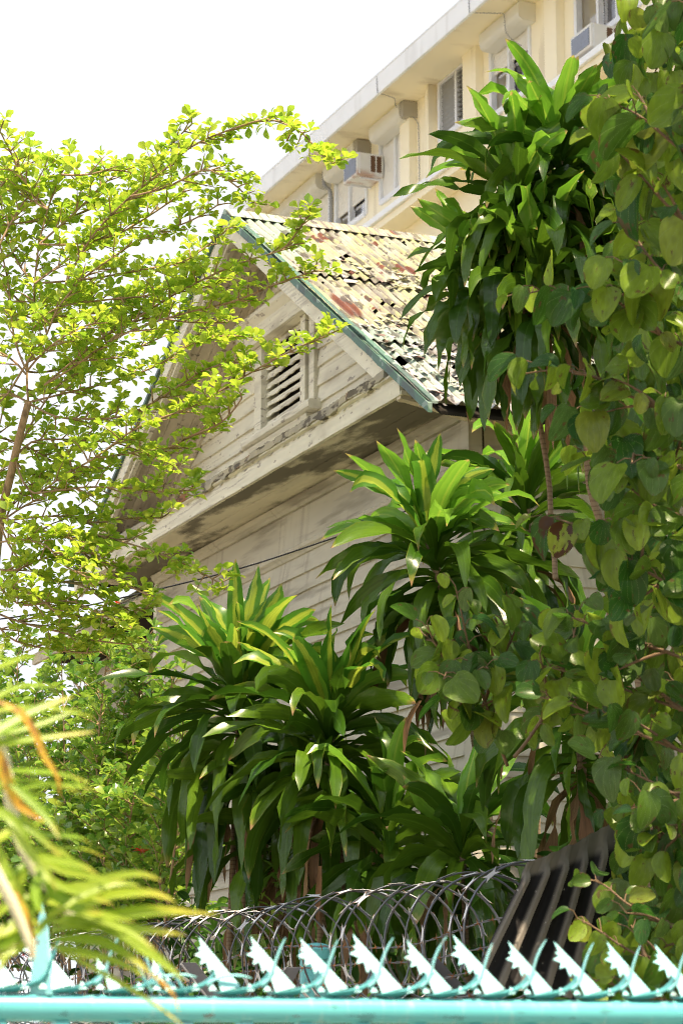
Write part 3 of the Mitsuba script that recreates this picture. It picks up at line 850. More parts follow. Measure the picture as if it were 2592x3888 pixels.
def arching(b, az, el, L, W, droop, rr, n=11, power=1.2, tipcurl=0.0, floor=-1.5):
    s = np.linspace(0, 1, n)
    wig = rr.normal(0, 0.16) * np.sin(s * rr.uniform(4, 9) + rr.uniform(0, 6))
    th = np.maximum(el + wig * s - droop * s ** power - tipcurl * np.maximum(0, s - 0.7) * 3.3, floor)
    a = az + rr.normal(0, 0.10) * s + rr.normal(0, 0.06) * s * s
    d = np.stack([np.cos(th) * np.cos(a), np.cos(th) * np.sin(a), np.sin(th)], -1)
    p = b + np.vstack([np.zeros(3), np.cumsum((d[:-1] + d[1:]) / 2 * (L / (n - 1)), axis=0)])
    side = np.stack([-np.sin(a), np.cos(a), 0 * a], -1)
    nor = np.cross(d, side)
    tw = rr.normal(0, 0.4) + rr.normal(0, 1.5) * s ** 1.5
    s2 = side * np.cos(tw)[:, None] + nor * np.sin(tw)[:, None]
    n2 = nor * np.cos(tw)[:, None] - side * np.sin(tw)[:, None]
    w = W * (0.30 + 0.70 * np.clip(s / 0.42, 0, 1) ** 1.2) * np.clip(1 - s ** 4.2, 0, 1) ** 0.75
    w[-1] = W * 0.015
    return p, s2, n2, w


SEED = [0]


def next_seed():
    SEED[0] += 1
    return SEED[0]


def dracaena(label, heart, trunk, n, L, W, skirt, seed, striped=0.0, young=0.24, dry=0.06, trunk_r=0.02, more=(), lean=(0, 0), group=None, canes=()):
    rr = np.random.default_rng(seed)
    t = thing('dracaena', label, 'plant', group)
    add(t + '__trunk', tube(curve(trunk, 0.08), np.linspace(trunk_r * 1.25, trunk_r, len(curve(trunk, 0.08))), 9), 'm_cane', smooth=True)
    for c in canes:
        add(t + '__cane', tube(curve(c, 0.1), trunk_r * 0.8, 7), 'm_cane', smooth=True)
    stem = unit(np.asarray(trunk[-1]) - np.asarray(trunk[-2]))
    for hi, (hx, hn, hL) in enumerate([(heart, n, L)] + list(more)):
        hx = np.asarray(hx, float)
        for k in range(hn):
            a = (k + 0.5) / hn
            az = k * 2.39996 + rr.normal(0, 0.18)
            el = math.radians(84 - 104 * a ** 0.72 + rr.normal(0, 10))
            droop = 0.42 + 1.95 * a ** 0.7 + rr.normal(0, 0.28)
            ll = hL * (0.82 + 0.25 * min(1, a * 3.2)) * rr.uniform(0.80, 1.14)
            ww = W * (1.18 if a < 0.25 else 1.02) * rr.uniform(0.82, 1.14)
            b = hx - stem * (skirt * a ** 1.15) + 0.018 * np.array([math.cos(az), math.sin(az), 0])
            p, s2, n2, w = arching(b, az, el, ll, ww, max(0.1, droop), rr, power=1.25 - 0.6 * a, tipcurl=1.1 if rr.uniform() < 0.4 else 0.0)
            p = p + np.outer(np.linspace(0, 1, len(p)) ** 1.5, np.array([lean[0], lean[1], 0.0])) * ll
            m = 'm_dracaena'
            if a < young:
                m = 'm_striped' if rr.uniform() < striped else 'm_young'
            elif a > 0.80 and rr.uniform() < dry * 5:
                m = 'm_dry'
                w = w * 0.55
            v, q, uv = ribbon(p, s2, n2, w, 0.22 if a > 0.3 else 0.5, next_seed(), 0.019 * rr.uniform(0.2, 1.7), rr.uniform(0, 6))
            add(t + '__leaf', (v, q), m, smooth=True, uv=uv, label={'m_dry': 'dead brown drooping leaf'}.get(m))
    return t


def leaf_shape(profile, rows, cols, cup, arch):
    """A leaf in its own frame: y along the blade 0..1, x across, z the upper side."""
    s = np.linspace(0, 1, rows)
    c = np.linspace(-1, 1, cols)
    w = profile(s)
    x = w[:, None] * c[None]
    y = np.broadcast_to(s[:, None], x.shape)
    zz = cup * np.abs(c)[None] ** 1.4 * w[:, None] - arch * (s[:, None] - 0.3) ** 2
    v = np.stack([x, y, zz], -1).reshape(-1, 3)
    idx = np.arange(rows * cols).reshape(rows, cols)
    q = np.stack([idx[:-1, :-1], idx[:-1, 1:], idx[1:, 1:], idx[1:, :-1]], -1).reshape(-1, 4)
    uv = np.stack([np.broadcast_to(0.5 + 0.45 * c[None], x.shape), y], -1).reshape(-1, 2)
    return v, q, uv


OBOVATE = leaf_shape(lambda s: 0.33 * np.sin(np.pi * np.clip(s, 0.02, 0.985) ** 1.75) ** 0.8, 6, 3, 0.35, 0.35)
ROUND = leaf_shape(lambda s: 0.47 * np.sqrt(np.clip(1 - (2 * np.clip(s, 0.03, 0.994) - 1) ** 2, 0, 1)) ** 0.85 * (1.10 - 0.34 * s), 9, 5, 0.34, 0.30)
POINTED = leaf_shape(lambda s: 0.21 * np.sin(np.pi * np.clip(s, 0.02, 0.995) ** 0.9) ** 0.9, 7, 3, 0.3, 0.4)


def leaves(t, tmpl, matname, pos, ydir, zdir, size, rr, parts=300, bend=0.25, squash=(0.88, 1.14), name='leaf', foliage='foliage', part_label=None):
    """Many leaves of one plant: the largest in view as parts, the rest as one part."""
    pos, ydir, zdir = np.asarray(pos), unit(ydir), np.asarray(zdir)
    xdir = unit(np.cross(ydir, zdir))
    zdir = np.cross(xdir, ydir)
    v, q, uv = tmpl
    n = len(pos)
    size = np.broadcast_to(size, (n,))
    loc = np.broadcast_to(v, (n,) + v.shape).copy()
    b1, b2 = rr.normal(0, bend, n), rr.normal(0, bend, n)
    loc[..., 2] += b1[:, None] * loc[..., 0] * loc[..., 1] + b2[:, None] * loc[..., 1] ** 2 * 0.6
    loc[..., 0] *= rr.uniform(squash[0], squash[1], n)[:, None]
    w = pos[:, None] + size[:, None, None] * (loc[..., :1] * xdir[:, None] + loc[..., 1:2] * ydir[:, None] + loc[..., 2:] * zdir[:, None])
    order = np.argsort(np.linalg.norm(pos - EYE, axis=1) / size)
    m = len(v)
    seeds = np.array([next_seed() for _ in range(n)])
    for i in order[:parts]:
        add(t + '__' + name, (w[i], q), matname, smooth=True, uv=uv + [seeds[i], 0])
    rest = order[parts:]
    if len(rest):
        add(t + '__' + foliage, (w[rest].reshape(-1, 3), (q[None] + (np.arange(len(rest)) * m)[:, None, None]).reshape(-1, 4)), matname, smooth=True,
            uv=(uv[None] + np.stack([seeds[rest], 0 * seeds[rest]], -1)[:, None]).reshape(-1, 2), kind='stuff')


def crown(t, limbs, rr, matname, leaf, node=0.052, sub_step=0.06, sub_len=(0.12, 0.42), per=(3, 6), start=0.12, flatz=0.35, up=0.15, r0=0.02, barkmat='m_bark', parts=300, thick=None, spread=1.0, slim=None):
    """Limbs as parts, side twigs set with rosettes of leaves."""
    pos, yd, zd, size, twigs = [], [], [], [], []
    for li, pts in enumerate(limbs):
        c = curve(pts, 0.05)
        ra = r0 if thick is None else thick[li]
        add(t + '__limb', tube(c, np.linspace(ra, 0.0035, len(c)), 7), barkmat, smooth=True)
        tg = np.gradient(c, axis=0)
        L = np.r_[0, np.cumsum(np.linalg.norm(np.diff(c, axis=0), axis=1))]
        s = L[-1] * start
        thin = slim is not None and slim(c)
        while s < L[-1]:
            i = int(np.searchsorted(L, s))
            i = min(i, len(c) - 1)
            d0 = unit(tg[i])
            r = rr.normal(0, 1, 3)
            r -= d0 * (r @ d0)
            r[2] *= flatz
            ang = rr.uniform(0.5, 1.25)
            d = unit(d0 * math.cos(ang) + unit(r) * math.sin(ang) * spread + [0, 0, up])
            ln = rr.uniform(*sub_len) * (1.0 - 0.68 * s / L[-1])
            if thin and thin[i]:
                ln = 0.45 * ln + 0.02
            m = max(3, int(ln / node))
            tt = np.linspace(0, 1, m)
            bend = rr.normal(0, 0.16, 3) * [1, 1, 0.5]
            tw = c[i] + ln * (tt[:, None] * d + tt[:, None] ** 2 * bend)
            twigs.append(tube(tw, np.linspace(0.0045, 0.0018, m), 4))
            dt = unit(np.gradient(tw, axis=0))
            for j in range(1 if m > 2 else 0, m):
                k = rr.integers(per[0], per[1] + 1) + (1 if j == m - 1 else 0)
                ph = rr.uniform(0, 6.28)
                for a in range(k):
                    az = ph + a * 6.283 / k + rr.normal(0, 0.3)
                    el = rr.normal(0.35, 0.35)
                    y = unit(0.55 * dt[j] + np.array([math.cos(az) * math.cos(el), math.sin(az) * math.cos(el), math.sin(el)]))
                    pos.append(tw[j] + 0.006 * y)
                    yd.append(y)
                    zd.append(np.array([0, 0, 1.0]) + rr.normal(0, 0.38, 3))
                    size.append(leaf * rr.uniform(0.62, 1.2))
            s += sub_step * rr.uniform(0.6, 1.4) * (3.4 if thin and thin[i] else 1.0)
    add(t + '__twigs', merge(twigs), barkmat, kind='stuff')
    leaves(t, OBOVATE, matname, np.array(pos), np.array(yd), np.array(zd), np.array(size), rr, parts=parts)


# ------------------------------------------------------------------ dracaenas in the yard
dracaena('bright-topped dracaena in the middle with upright young leaves below the cornice corner', (5.004,11.063,4.053),
         [(5.323,10.884,1.897),(5.295,10.973,2.509),(5.242,11.004,2.944),(5.171,11.025,3.448),(5.061,11.080,3.877),(5.009,11.065,4.032)], 112, 0.59, 0.045, 0.50, 101, 0.10, 0.28)
dracaena('left-hand dracaena with yellow-striped young leaves in front of the clapboard wall', (4.386,12.021,3.414),
         [(4.548,12.233,1.756),(4.477,12.151,2.464),(4.421,12.077,3.113),(4.390,12.024,3.393)], 122, 0.68, 0.048, 0.52, 202, 0.75, 0.24, 0.10,
         canes=[[(4.472,12.375,1.758),(4.451,12.267,2.253),(4.453,12.223,2.909)], [(4.603,12.100,1.754),(4.578,12.105,2.247),(4.549,12.100,2.790)]])
dracaena('shaded dracaena with two yellow-striped upright leaves beside the left-hand one', (4.612,11.323,3.161),
         [(4.633,11.537,1.744),(4.626,11.437,2.419),(4.623,11.376,2.915),(4.614,11.327,3.141)], 116, 0.66, 0.048, 0.50, 303, 0.85, 0.20, 0.10,
         canes=[[(4.749,11.489,1.744),(4.731,11.472,2.320),(4.700,11.482,2.802)], [(4.594,11.663,1.746),(4.611,11.654,2.224),(4.617,11.530,2.740)]])
dracaena('tall dracaena at upper right with hanging leaves in front of the apartment block', (4.648,8.931,5.268),
         [(4.970,8.942,1.833),(5.022,8.960,2.605),(4.957,9.020,3.407),(4.833,9.066,3.898),(4.830,9.069,4.363),(4.711,8.981,4.946),(4.653,8.934,5.247)], 104, 0.52, 0.037, 0.32, 404, 0.0, 0.22, 0.04, 0.015,
         more=[((4.464,8.947,5.054), 72, 0.48), ((4.900,9.079,5.137), 70, 0.50), ((4.406,9.144,4.787), 58, 0.42), ((4.530,8.890,4.708), 64, 0.46), ((4.878,9.194,4.687), 60, 0.48)],
         canes=[[(4.745,9.205,3.461),(4.784,9.318,3.855),(4.738,9.287,4.069),(4.638,9.160,4.310),(4.499,9.006,4.739)], [(5.025,9.267,3.179),(4.926,9.100,4.062),(4.803,8.968,4.840)]])
dracaena('low dark dracaena growing behind the middle of the razor wire', (4.856,10.384,2.488),
         [(4.907,10.432,1.726),(4.858,10.350,2.159),(4.862,10.387,2.469)], 60, 0.56, 0.043, 0.20, 505, 0.0, 0.10, 0.05, 0.014)
dracaena('shaded dracaena with long hanging leaves above the black corrugated sheet', (5.061,9.616,3.045),
         [(5.119,9.781,1.770),(5.115,9.722,2.499),(5.066,9.618,3.026)], 70, 0.62, 0.043, 0.42, 606, 0.0, 0.08, 0.10)
dracaena('dracaena crowded against the wall behind the middle one', (5.957,11.889,4.516),
         [(6.049,12.040,1.830),(6.000,11.912,3.399),(5.963,11.892,4.493)], 88, 0.62, 0.042, 0.55, 707, 0.0, 0.12, 0.06)
dracaena('low leafy dracaena clump behind the teal post', (4.746,10.950,2.631),
         [(4.720,10.950,1.734),(4.733,10.949,2.189),(4.746,10.954,2.611)], 56, 0.60, 0.043, 0.40, 808, 0.1, 0.10, 0.10, 0.016)
dracaena('low dracaena with browned hanging leaves at the left behind the wire coil', (4.593,11.969,2.802),
         [(4.643,12.084,1.754),(4.630,12.059,2.354),(4.595,11.973,2.780)], 52, 0.60, 0.043, 0.42, 909, 0.1, 0.06, 0.18, 0.016)

# ------------------------------------------------------------------ the tree on the left
TR = np.random.default_rng(21)
t = thing('tree', 'slender-limbed tree with bright yellow-green leaves reaching across the gable', 'tree')
trunk = curve([(3.168,12.333,1.397),(3.074,11.878,3.025),(3.014,11.559,4.020),(3.028,11.376,4.299),(3.066,11.301,4.553)], 0.08)
add(t + '__trunk', tube(trunk, np.linspace(0.040, 0.017, len(trunk)), 9), 'm_bark', smooth=True)
limbs = [
    [(3.066,11.301,4.553),(3.059,11.315,4.706),(3.080,11.304,4.917),(3.081,11.299,5.140),(3.096,11.294,5.335),(3.132,11.285,5.512),(3.188,11.268,5.689),(3.232,11.277,5.776)],
    [(3.028,11.376,4.299),(3.115,11.285,4.115),(3.201,11.137,4.179),(3.296,10.987,4.231),(3.388,10.832,4.309),(3.426,10.713,4.332),(3.627,10.514,4.406),(3.786,10.326,4.507),(3.909,10.161,4.577),(4.056,9.987,4.641)],
    [(2.995,11.311,4.633),(3.047,11.207,4.749),(3.093,11.112,4.837),(3.105,11.036,4.906),(3.184,10.916,5.041),(3.309,10.785,5.144),(3.435,10.659,5.226),(3.580,10.533,5.268),(3.687,10.420,5.329)],
    [(3.129,11.256,4.633),(3.206,11.119,4.678),(3.327,10.953,4.768),(3.409,10.815,4.809),(3.598,10.629,4.862),(3.786,10.449,4.895),(3.933,10.282,4.947),(4.046,10.134,4.974)],
    [(3.145,11.175,4.949),(3.240,10.978,5.257),(3.388,10.785,5.449),(3.486,10.639,5.531),(3.600,10.483,5.631),(3.700,10.349,5.662),(3.816,10.210,5.682),(3.938,10.089,5.616),(4.019,10.001,5.483),(4.049,9.919,5.411)],
    [(3.346,10.654,5.401),(3.476,10.540,5.423),(3.619,10.411,5.484),(3.737,10.327,5.399),(3.790,10.271,5.312)],
    [(3.103,11.180,5.474),(2.989,11.164,5.584),(2.892,11.132,5.733),(2.839,11.101,5.801)],
    [(3.261,11.049,5.281),(3.413,11.000,5.458),(3.513,10.982,5.595),(3.628,10.946,5.784),(3.731,10.931,5.904)],
    [(3.347,11.019,4.787),(3.527,10.798,4.943),(3.691,10.599,5.031),(3.817,10.425,5.078),(3.943,10.256,5.104),(3.973,10.118,5.168),(3.973,10.003,5.189)],
    [(3.046,11.279,4.681),(2.963,11.294,4.761),(2.807,11.345,4.821)],
    [(3.315,11.049,4.246),(3.442,10.885,4.250),(3.557,10.728,4.246),(3.630,10.579,4.280),(3.703,10.433,4.303),(3.759,10.278,4.392)],
    [(3.013,11.448,4.021),(3.155,11.298,3.940),(3.315,11.128,3.910),(3.476,10.968,3.841),(3.634,10.812,3.753),(3.736,10.680,3.667),(3.798,10.561,3.591)],
    [(3.112,11.275,4.113),(3.261,11.102,4.116),(3.418,10.932,4.094),(3.536,10.782,4.053),(3.650,10.627,4.040)],
    [(3.066,11.301,4.553),(3.215,11.187,4.464),(3.403,11.039,4.448),(3.528,10.904,4.490),(3.648,10.762,4.571),(3.732,10.641,4.622),(3.854,10.514,4.633)],
    [(3.066,11.301,4.553),(3.258,11.273,4.616),(3.498,11.223,4.693),(3.701,11.183,4.790),(3.865,11.152,4.918),(4.077,11.125,4.941)],
    [(3.074,11.272,5.131),(3.312,11.211,5.163),(3.551,11.145,5.216),(3.752,11.094,5.269),(3.873,11.066,5.363),(3.976,11.045,5.458)],
    [(3.078,11.228,5.313),(3.272,11.247,5.518),(3.415,11.297,5.685),(3.544,11.363,5.803)],
    [(3.048,11.275,4.695),(2.991,11.333,4.902),(2.974,11.370,5.126),(2.936,11.416,5.352),(2.900,11.464,5.560)],
    [(2.989,11.463,3.999),(3.057,11.387,3.825),(3.175,11.277,3.711),(3.305,11.145,3.666),(3.399,11.040,3.574),(3.525,10.909,3.531)],
    [(3.058,11.224,4.893),(3.179,11.108,4.989),(3.317,11.004,4.998),(3.492,10.886,5.006),(3.646,10.776,5.014),(3.780,10.671,5.041)],
    [(3.074,11.272,5.131),(3.022,11.408,5.273),(2.983,11.523,5.479),(2.980,11.618,5.710)],
    [(3.077,11.087,5.441),(2.987,11.311,5.588),(2.912,11.529,5.738)],
    [(3.145,11.175,4.949),(3.348,11.245,5.004),(3.560,11.303,5.089),(3.752,11.356,5.236),(3.924,11.405,5.428)],
    [(2.995,11.311,4.633),(2.900,11.267,4.516),(2.786,11.219,4.451)],
    [(3.028,11.376,4.299),(3.138,11.354,4.391),(3.320,11.321,4.400),(3.465,11.305,4.400),(3.634,11.289,4.359),(3.786,11.283,4.307)],
    [(3.013,11.448,4.021),(2.904,11.382,4.020),(2.800,11.306,4.057)],
    [(2.989,11.463,3.999),(3.095,11.393,4.017),(3.221,11.317,4.022),(3.388,11.235,3.988),(3.531,11.150,4.004),(3.656,11.077,4.000)],
    [(2.958,11.522,3.801),(3.071,11.424,3.667),(3.208,11.306,3.574),(3.340,11.181,3.522),(3.469,11.057,3.470)],
    [(3.078,11.228,5.313),(3.218,11.119,5.297),(3.371,10.995,5.321),(3.519,10.859,5.405),(3.627,10.739,5.488)],
    [(3.129,11.256,4.633),(3.261,11.151,4.756),(3.396,11.046,4.870),(3.555,10.946,4.924),(3.720,10.862,4.898),(3.864,10.781,4.893)],
    [(3.048,11.275,4.695),(3.087,11.060,4.755),(3.147,10.843,4.787),(3.190,10.643,4.779)],
    [(2.908,11.330,3.762),(3.062,11.229,3.572),(3.206,11.085,3.578),(3.336,10.965,3.507),(3.446,10.853,3.436)],
    [(2.974,11.563,3.601),(3.073,11.484,3.450),(3.209,11.366,3.399),(3.360,11.237,3.369)],
    [(2.964,11.368,3.978),(3.043,11.268,3.884),(3.151,11.135,3.888),(3.261,11.013,3.833),(3.398,10.909,3.662),(3.526,10.789,3.571)],
    [(3.038,11.543,4.042),(3.140,11.573,4.205),(3.260,11.620,4.268)],
    [(2.907,11.354,3.664),(2.983,11.252,3.652),(3.080,11.150,3.601),(3.180,11.061,3.492)],
    [(2.947,11.596,4.449),(3.061,11.623,4.445),(3.179,11.655,4.420),(3.299,11.690,4.374)],
    [(2.896,11.473,5.059),(3.059,11.519,5.048),(3.224,11.565,5.035),(3.385,11.593,5.105)],
    [(2.866,11.400,5.426),(3.062,11.417,5.478),(3.262,11.433,5.531),(3.440,11.448,5.626),(3.620,11.457,5.743)],
    [(3.038,11.654,4.040),(3.134,11.542,4.113),(3.231,11.435,4.163),(3.325,11.325,4.232),(3.422,11.225,4.251)],
    [(3.028,11.376,4.299),(3.126,11.398,4.506),(3.254,11.412,4.693),(3.392,11.445,4.781),(3.555,11.478,4.828)],
    [(2.933,11.426,3.782),(3.019,11.316,3.747),(3.143,11.171,3.792),(3.250,11.043,3.797),(3.379,10.920,3.743)],
    [(2.950,11.466,3.583),(3.082,11.372,3.515),(3.221,11.271,3.467),(3.359,11.170,3.420),(3.513,11.058,3.392)],
    [(2.986,11.417,5.141),(3.103,11.526,5.098),(3.274,11.594,5.137),(3.423,11.656,5.239)],
    [(3.091,11.395,4.578),(3.014,11.468,4.640),(2.946,11.539,4.693)],
    [(2.882,11.205,5.281),(2.987,11.223,5.494),(3.080,11.264,5.629),(3.157,11.315,5.745)],
    [(3.049,11.179,5.101),(3.199,11.197,5.232),(3.335,11.226,5.344),(3.468,11.245,5.499),(3.605,11.267,5.635)],
    [(3.099,11.463,4.748),(3.263,11.524,4.788),(3.426,11.568,4.904),(3.548,11.614,5.085),(3.669,11.654,5.290)],
    [(2.900,11.311,3.861),(3.000,11.185,3.865),(3.093,11.072,3.831),(3.172,10.983,3.719),(3.284,10.871,3.647)],
    [(3.121,11.032,5.601),(3.261,11.077,5.635),(3.383,11.124,5.690),(3.509,11.178,5.714)],
    [(2.885,11.246,5.575),(2.979,11.291,5.690),(3.077,11.343,5.765)],
    [(3.070,11.594,4.711),(3.213,11.648,4.704),(3.391,11.664,4.793),(3.531,11.691,4.903),(3.714,11.705,4.994),(3.879,11.726,5.085)],
    [(3.079,11.566,4.346),(3.180,11.648,4.289),(3.318,11.682,4.374),(3.473,11.694,4.522),(3.609,11.713,4.672)],
    [(2.989,11.463,3.999),(2.973,11.502,4.176),(2.980,11.517,4.413),(3.012,11.535,4.592)],
]
crown(t, limbs, TR, 'm_tree', 0.048, node=0.034, sub_step=0.0092, sub_len=(0.09, 0.36), per=(3, 6), r0=0.0052, slim=lambda c: [p_[0] > 0.137 * p_[1] - 0.02 and p_[2] < 6.9 for p_ in c])

# the bushy lower growth on the left
SR_ = np.random.default_rng(22)
t = thing('shrub', 'dense small-leaved shrub at the lower left between the palm and the striped dracaena', 'shrub')
limbs = [np.array(q_) for q_ in [[(4.740,14.867,2.062),(4.740,14.795,3.202),(4.660,14.412,3.976)],[(4.460,14.386,2.042),(4.460,14.660,3.159),(4.360,14.142,3.886)],[(4.560,15.652,2.085),(4.560,15.699,3.253),(4.500,15.631,4.089)],[(4.700,16.719,2.123),(4.700,17.317,3.411),(4.680,17.361,4.341)],[(4.920,18.146,2.174),(4.920,18.880,3.602),(4.830,18.676,4.594)],[(4.460,13.451,2.011),(4.460,13.344,2.935),(4.390,13.068,3.559)],[(4.440,13.346,2.007),(4.440,13.079,2.781),(4.380,12.846,3.294)],[(4.930,15.225,2.076),(4.930,15.201,3.070),(4.820,14.803,3.716)],[(4.880,16.217,2.109),(4.880,16.366,3.188),(4.770,15.934,3.892)],[(4.480,15.599,2.083),(4.480,16.241,3.130),(4.450,16.043,3.831)],[(4.670,14.605,2.052),(4.670,14.736,2.845),(4.640,14.570,3.360)],[(4.640,14.073,2.034),(4.640,13.996,2.730),(4.570,13.620,3.152)],[(4.940,16.496,2.119),(4.940,16.669,2.946),(4.830,16.299,3.448)],[(4.990,17.561,2.155),(4.990,18.100,3.058),(4.980,18.146,3.652)],[(4.980,15.258,2.078),(4.980,15.202,2.656),(4.910,14.954,2.988)],[(4.540,14.618,2.051),(4.540,14.662,2.593),(4.470,14.431,2.900)],[(4.460,15.452,2.077),(4.460,15.528,2.634),(4.340,15.177,2.933)],[(4.880,15.080,2.071),(4.880,14.854,2.471),(4.870,14.651,2.673)],[(4.870,16.144,2.106),(4.870,16.068,2.526),(4.860,16.051,2.744)],[(4.450,15.760,2.088),(4.450,16.098,2.549),(4.410,16.008,2.783)],[(4.990,15.705,2.093),(4.990,15.835,2.425),(4.870,15.328,2.533)],[(4.460,15.214,2.070),(4.460,15.302,2.341),(4.460,15.263,2.439)],[(4.660,17.031,2.133),(4.660,17.300,2.461),(4.640,17.262,2.583)],[(4.920,18.242,2.177),(4.920,18.683,3.315),(4.810,18.288,4.046)],[(4.640,16.827,2.126),(4.640,17.533,2.851),(4.580,17.343,3.276)],[(4.770,14.824,2.061),(4.770,14.832,3.117),(4.690,14.496,3.827)],[(4.710,15.156,2.071),(4.710,15.436,2.993),(4.630,15.079,3.579)],[(4.590,15.843,2.092),(4.590,15.879,2.996),(4.530,15.793,3.606)],[(4.430,13.927,2.026),(4.430,13.947,2.638),(4.360,13.597,2.994)],[(4.780,17.828,2.161),(4.780,18.166,3.404),(4.770,18.290,4.304)],[(4.690,14.847,2.060),(4.690,14.889,3.178),(4.650,14.722,3.964)],[(4.850,16.068,2.103),(4.850,16.496,3.295),(4.840,16.282,4.118)],[(4.980,17.253,2.145),(4.980,17.805,3.377),(4.920,17.522,4.206)],[(4.610,14.084,2.034),(4.610,14.061,2.829),(4.570,13.784,3.343)],[(4.770,17.354,2.145),(4.770,17.883,3.137),(4.720,17.683,3.778)],[(4.440,14.279,2.038),(4.440,14.418,2.728),(4.350,14.062,3.139)],[(4.550,15.445,2.078),(4.550,15.487,2.723),(4.520,15.427,3.124)],[(4.670,14.204,2.039),(4.670,13.931,2.602),(4.660,13.801,2.952)]]]
add(t + '__stem', tube(curve([limbs[12][0] - [0, 0, 1.4], limbs[12][0], limbs[12][1]], 0.1), 0.03, 8), 'm_bark', smooth=True)
crown(t, limbs, SR_, 'm_shrub', 0.070, node=0.050, sub_step=0.030, sub_len=(0.16, 0.48), per=(3, 5), r0=0.010, start=0.16)

# ------------------------------------------------------------------ the large-leaved shrub on the right
HR = np.random.default_rng(23)
t = thing('large_leaved_shrub', 'tall shrub with big round hanging leaves filling the right edge', 'shrub')
shoots = [
    [(3.704,5.927,4.165),(3.606,5.899,4.299),(3.513,5.881,4.382),(3.453,5.844,4.489)], [(3.624,5.903,3.937),(3.503,5.981,4.050),(3.404,6.050,4.165),(3.356,6.114,4.214),(3.342,6.168,4.245)],
    [(3.692,6.029,3.752),(3.543,6.108,3.914),(3.464,6.165,4.041),(3.411,6.221,4.133),(3.385,6.277,4.176)], [(3.651,5.971,3.601),(3.535,6.105,3.703),(3.493,6.203,3.832),(3.486,6.289,3.951)],
    [(3.791,6.164,3.474),(3.568,6.272,3.596),(3.464,6.341,3.670),(3.373,6.412,3.719),(3.318,6.472,3.750),(3.277,6.534,3.743)], [(3.805,6.196,3.314),(3.566,6.356,3.407),(3.453,6.463,3.501),(3.378,6.570,3.534),(3.327,6.672,3.539)],
    [(3.819,6.231,3.141),(3.618,6.431,3.271),(3.543,6.584,3.379),(3.501,6.727,3.470)], [(3.884,6.348,3.000),(3.687,6.508,3.135),(3.632,6.619,3.233),(3.588,6.728,3.314)],
    [(3.954,6.476,2.805),(3.715,6.621,2.959),(3.608,6.720,3.076),(3.540,6.817,3.137),(3.524,6.902,3.160)],
    [(3.877,7.905,2.512),(3.770,7.866,2.744),(3.697,7.829,2.915),(3.653,7.793,3.027),(3.618,7.762,3.103)], [(3.781,7.889,2.747),(3.677,7.877,2.823),(3.586,7.856,2.912),(3.539,7.823,2.979)], [(3.783,7.895,2.718),(3.812,7.813,2.859),(3.836,7.740,2.971),(3.809,7.698,3.037)], [(3.849,7.895,2.600),(3.730,7.870,2.682),(3.627,7.842,2.747)],
    [(4.125,6.768,2.672),(3.891,6.947,2.794),(3.794,7.081,2.864),(3.734,7.203,2.922)], [(4.138,6.800,2.514),(3.920,7.008,2.638),(3.826,7.177,2.712),(3.741,7.346,2.773)],
    [(4.097,6.740,2.371),(3.891,6.908,2.488),(3.810,7.037,2.554),(3.738,7.161,2.621),(3.678,7.287,2.662)], [(4.007,6.606,2.159),(3.854,6.744,2.309),(3.776,6.869,2.384),(3.740,6.983,2.435)],
    [(3.968,6.551,1.988),(3.811,6.629,2.090),(3.748,6.667,2.194),(3.745,6.684,2.286)], [(3.876,6.411,1.804),(3.686,6.521,1.904),(3.601,6.596,1.969),(3.575,6.652,2.015),(3.550,6.712,2.038)],
    [(3.831,6.342,1.704),(3.646,6.457,1.778),(3.551,6.536,1.841),(3.514,6.596,1.886),(3.483,6.657,1.919)], [(3.839,6.362,1.608),(3.630,6.483,1.693),(3.490,6.584,1.743)],
    [(3.630,7.352,2.471),(3.739,7.347,2.616),(3.821,7.345,2.792),(3.877,7.354,2.970)], [(3.881,6.232,3.971),(3.813,6.313,4.056),(3.721,6.411,4.117),(3.681,6.499,4.127)],
    [(3.934,6.359,3.337),(3.835,6.492,3.413),(3.791,6.628,3.386),(3.761,6.770,3.304)], [(3.922,6.415,2.179),(3.837,6.514,2.222),(3.803,6.609,2.191),(3.795,6.702,2.121)],
    [(3.798,6.072,4.326),(3.753,6.192,4.364),(3.709,6.324,4.350),(3.715,6.442,4.309)], [(3.970,6.448,2.894),(3.890,6.614,2.957),(3.865,6.784,2.903),(3.859,6.941,2.874)],
    [(3.945,6.469,1.907),(3.835,6.576,1.961),(3.800,6.669,1.940),(3.767,6.770,1.880)],
]
pos, yd, zd, sz = [], [], [], []


def round_leaf(p, y, big):
    pos.append(p)
    yd.append(y)
    zf = -CAMD * [1, 1, 0] * HR.uniform(0.2, 1.2) + [0, 0, HR.uniform(0.15, 0.9)] + HR.normal(0, 0.45, 3)
    zd.append(zf)
    sz.append(big)


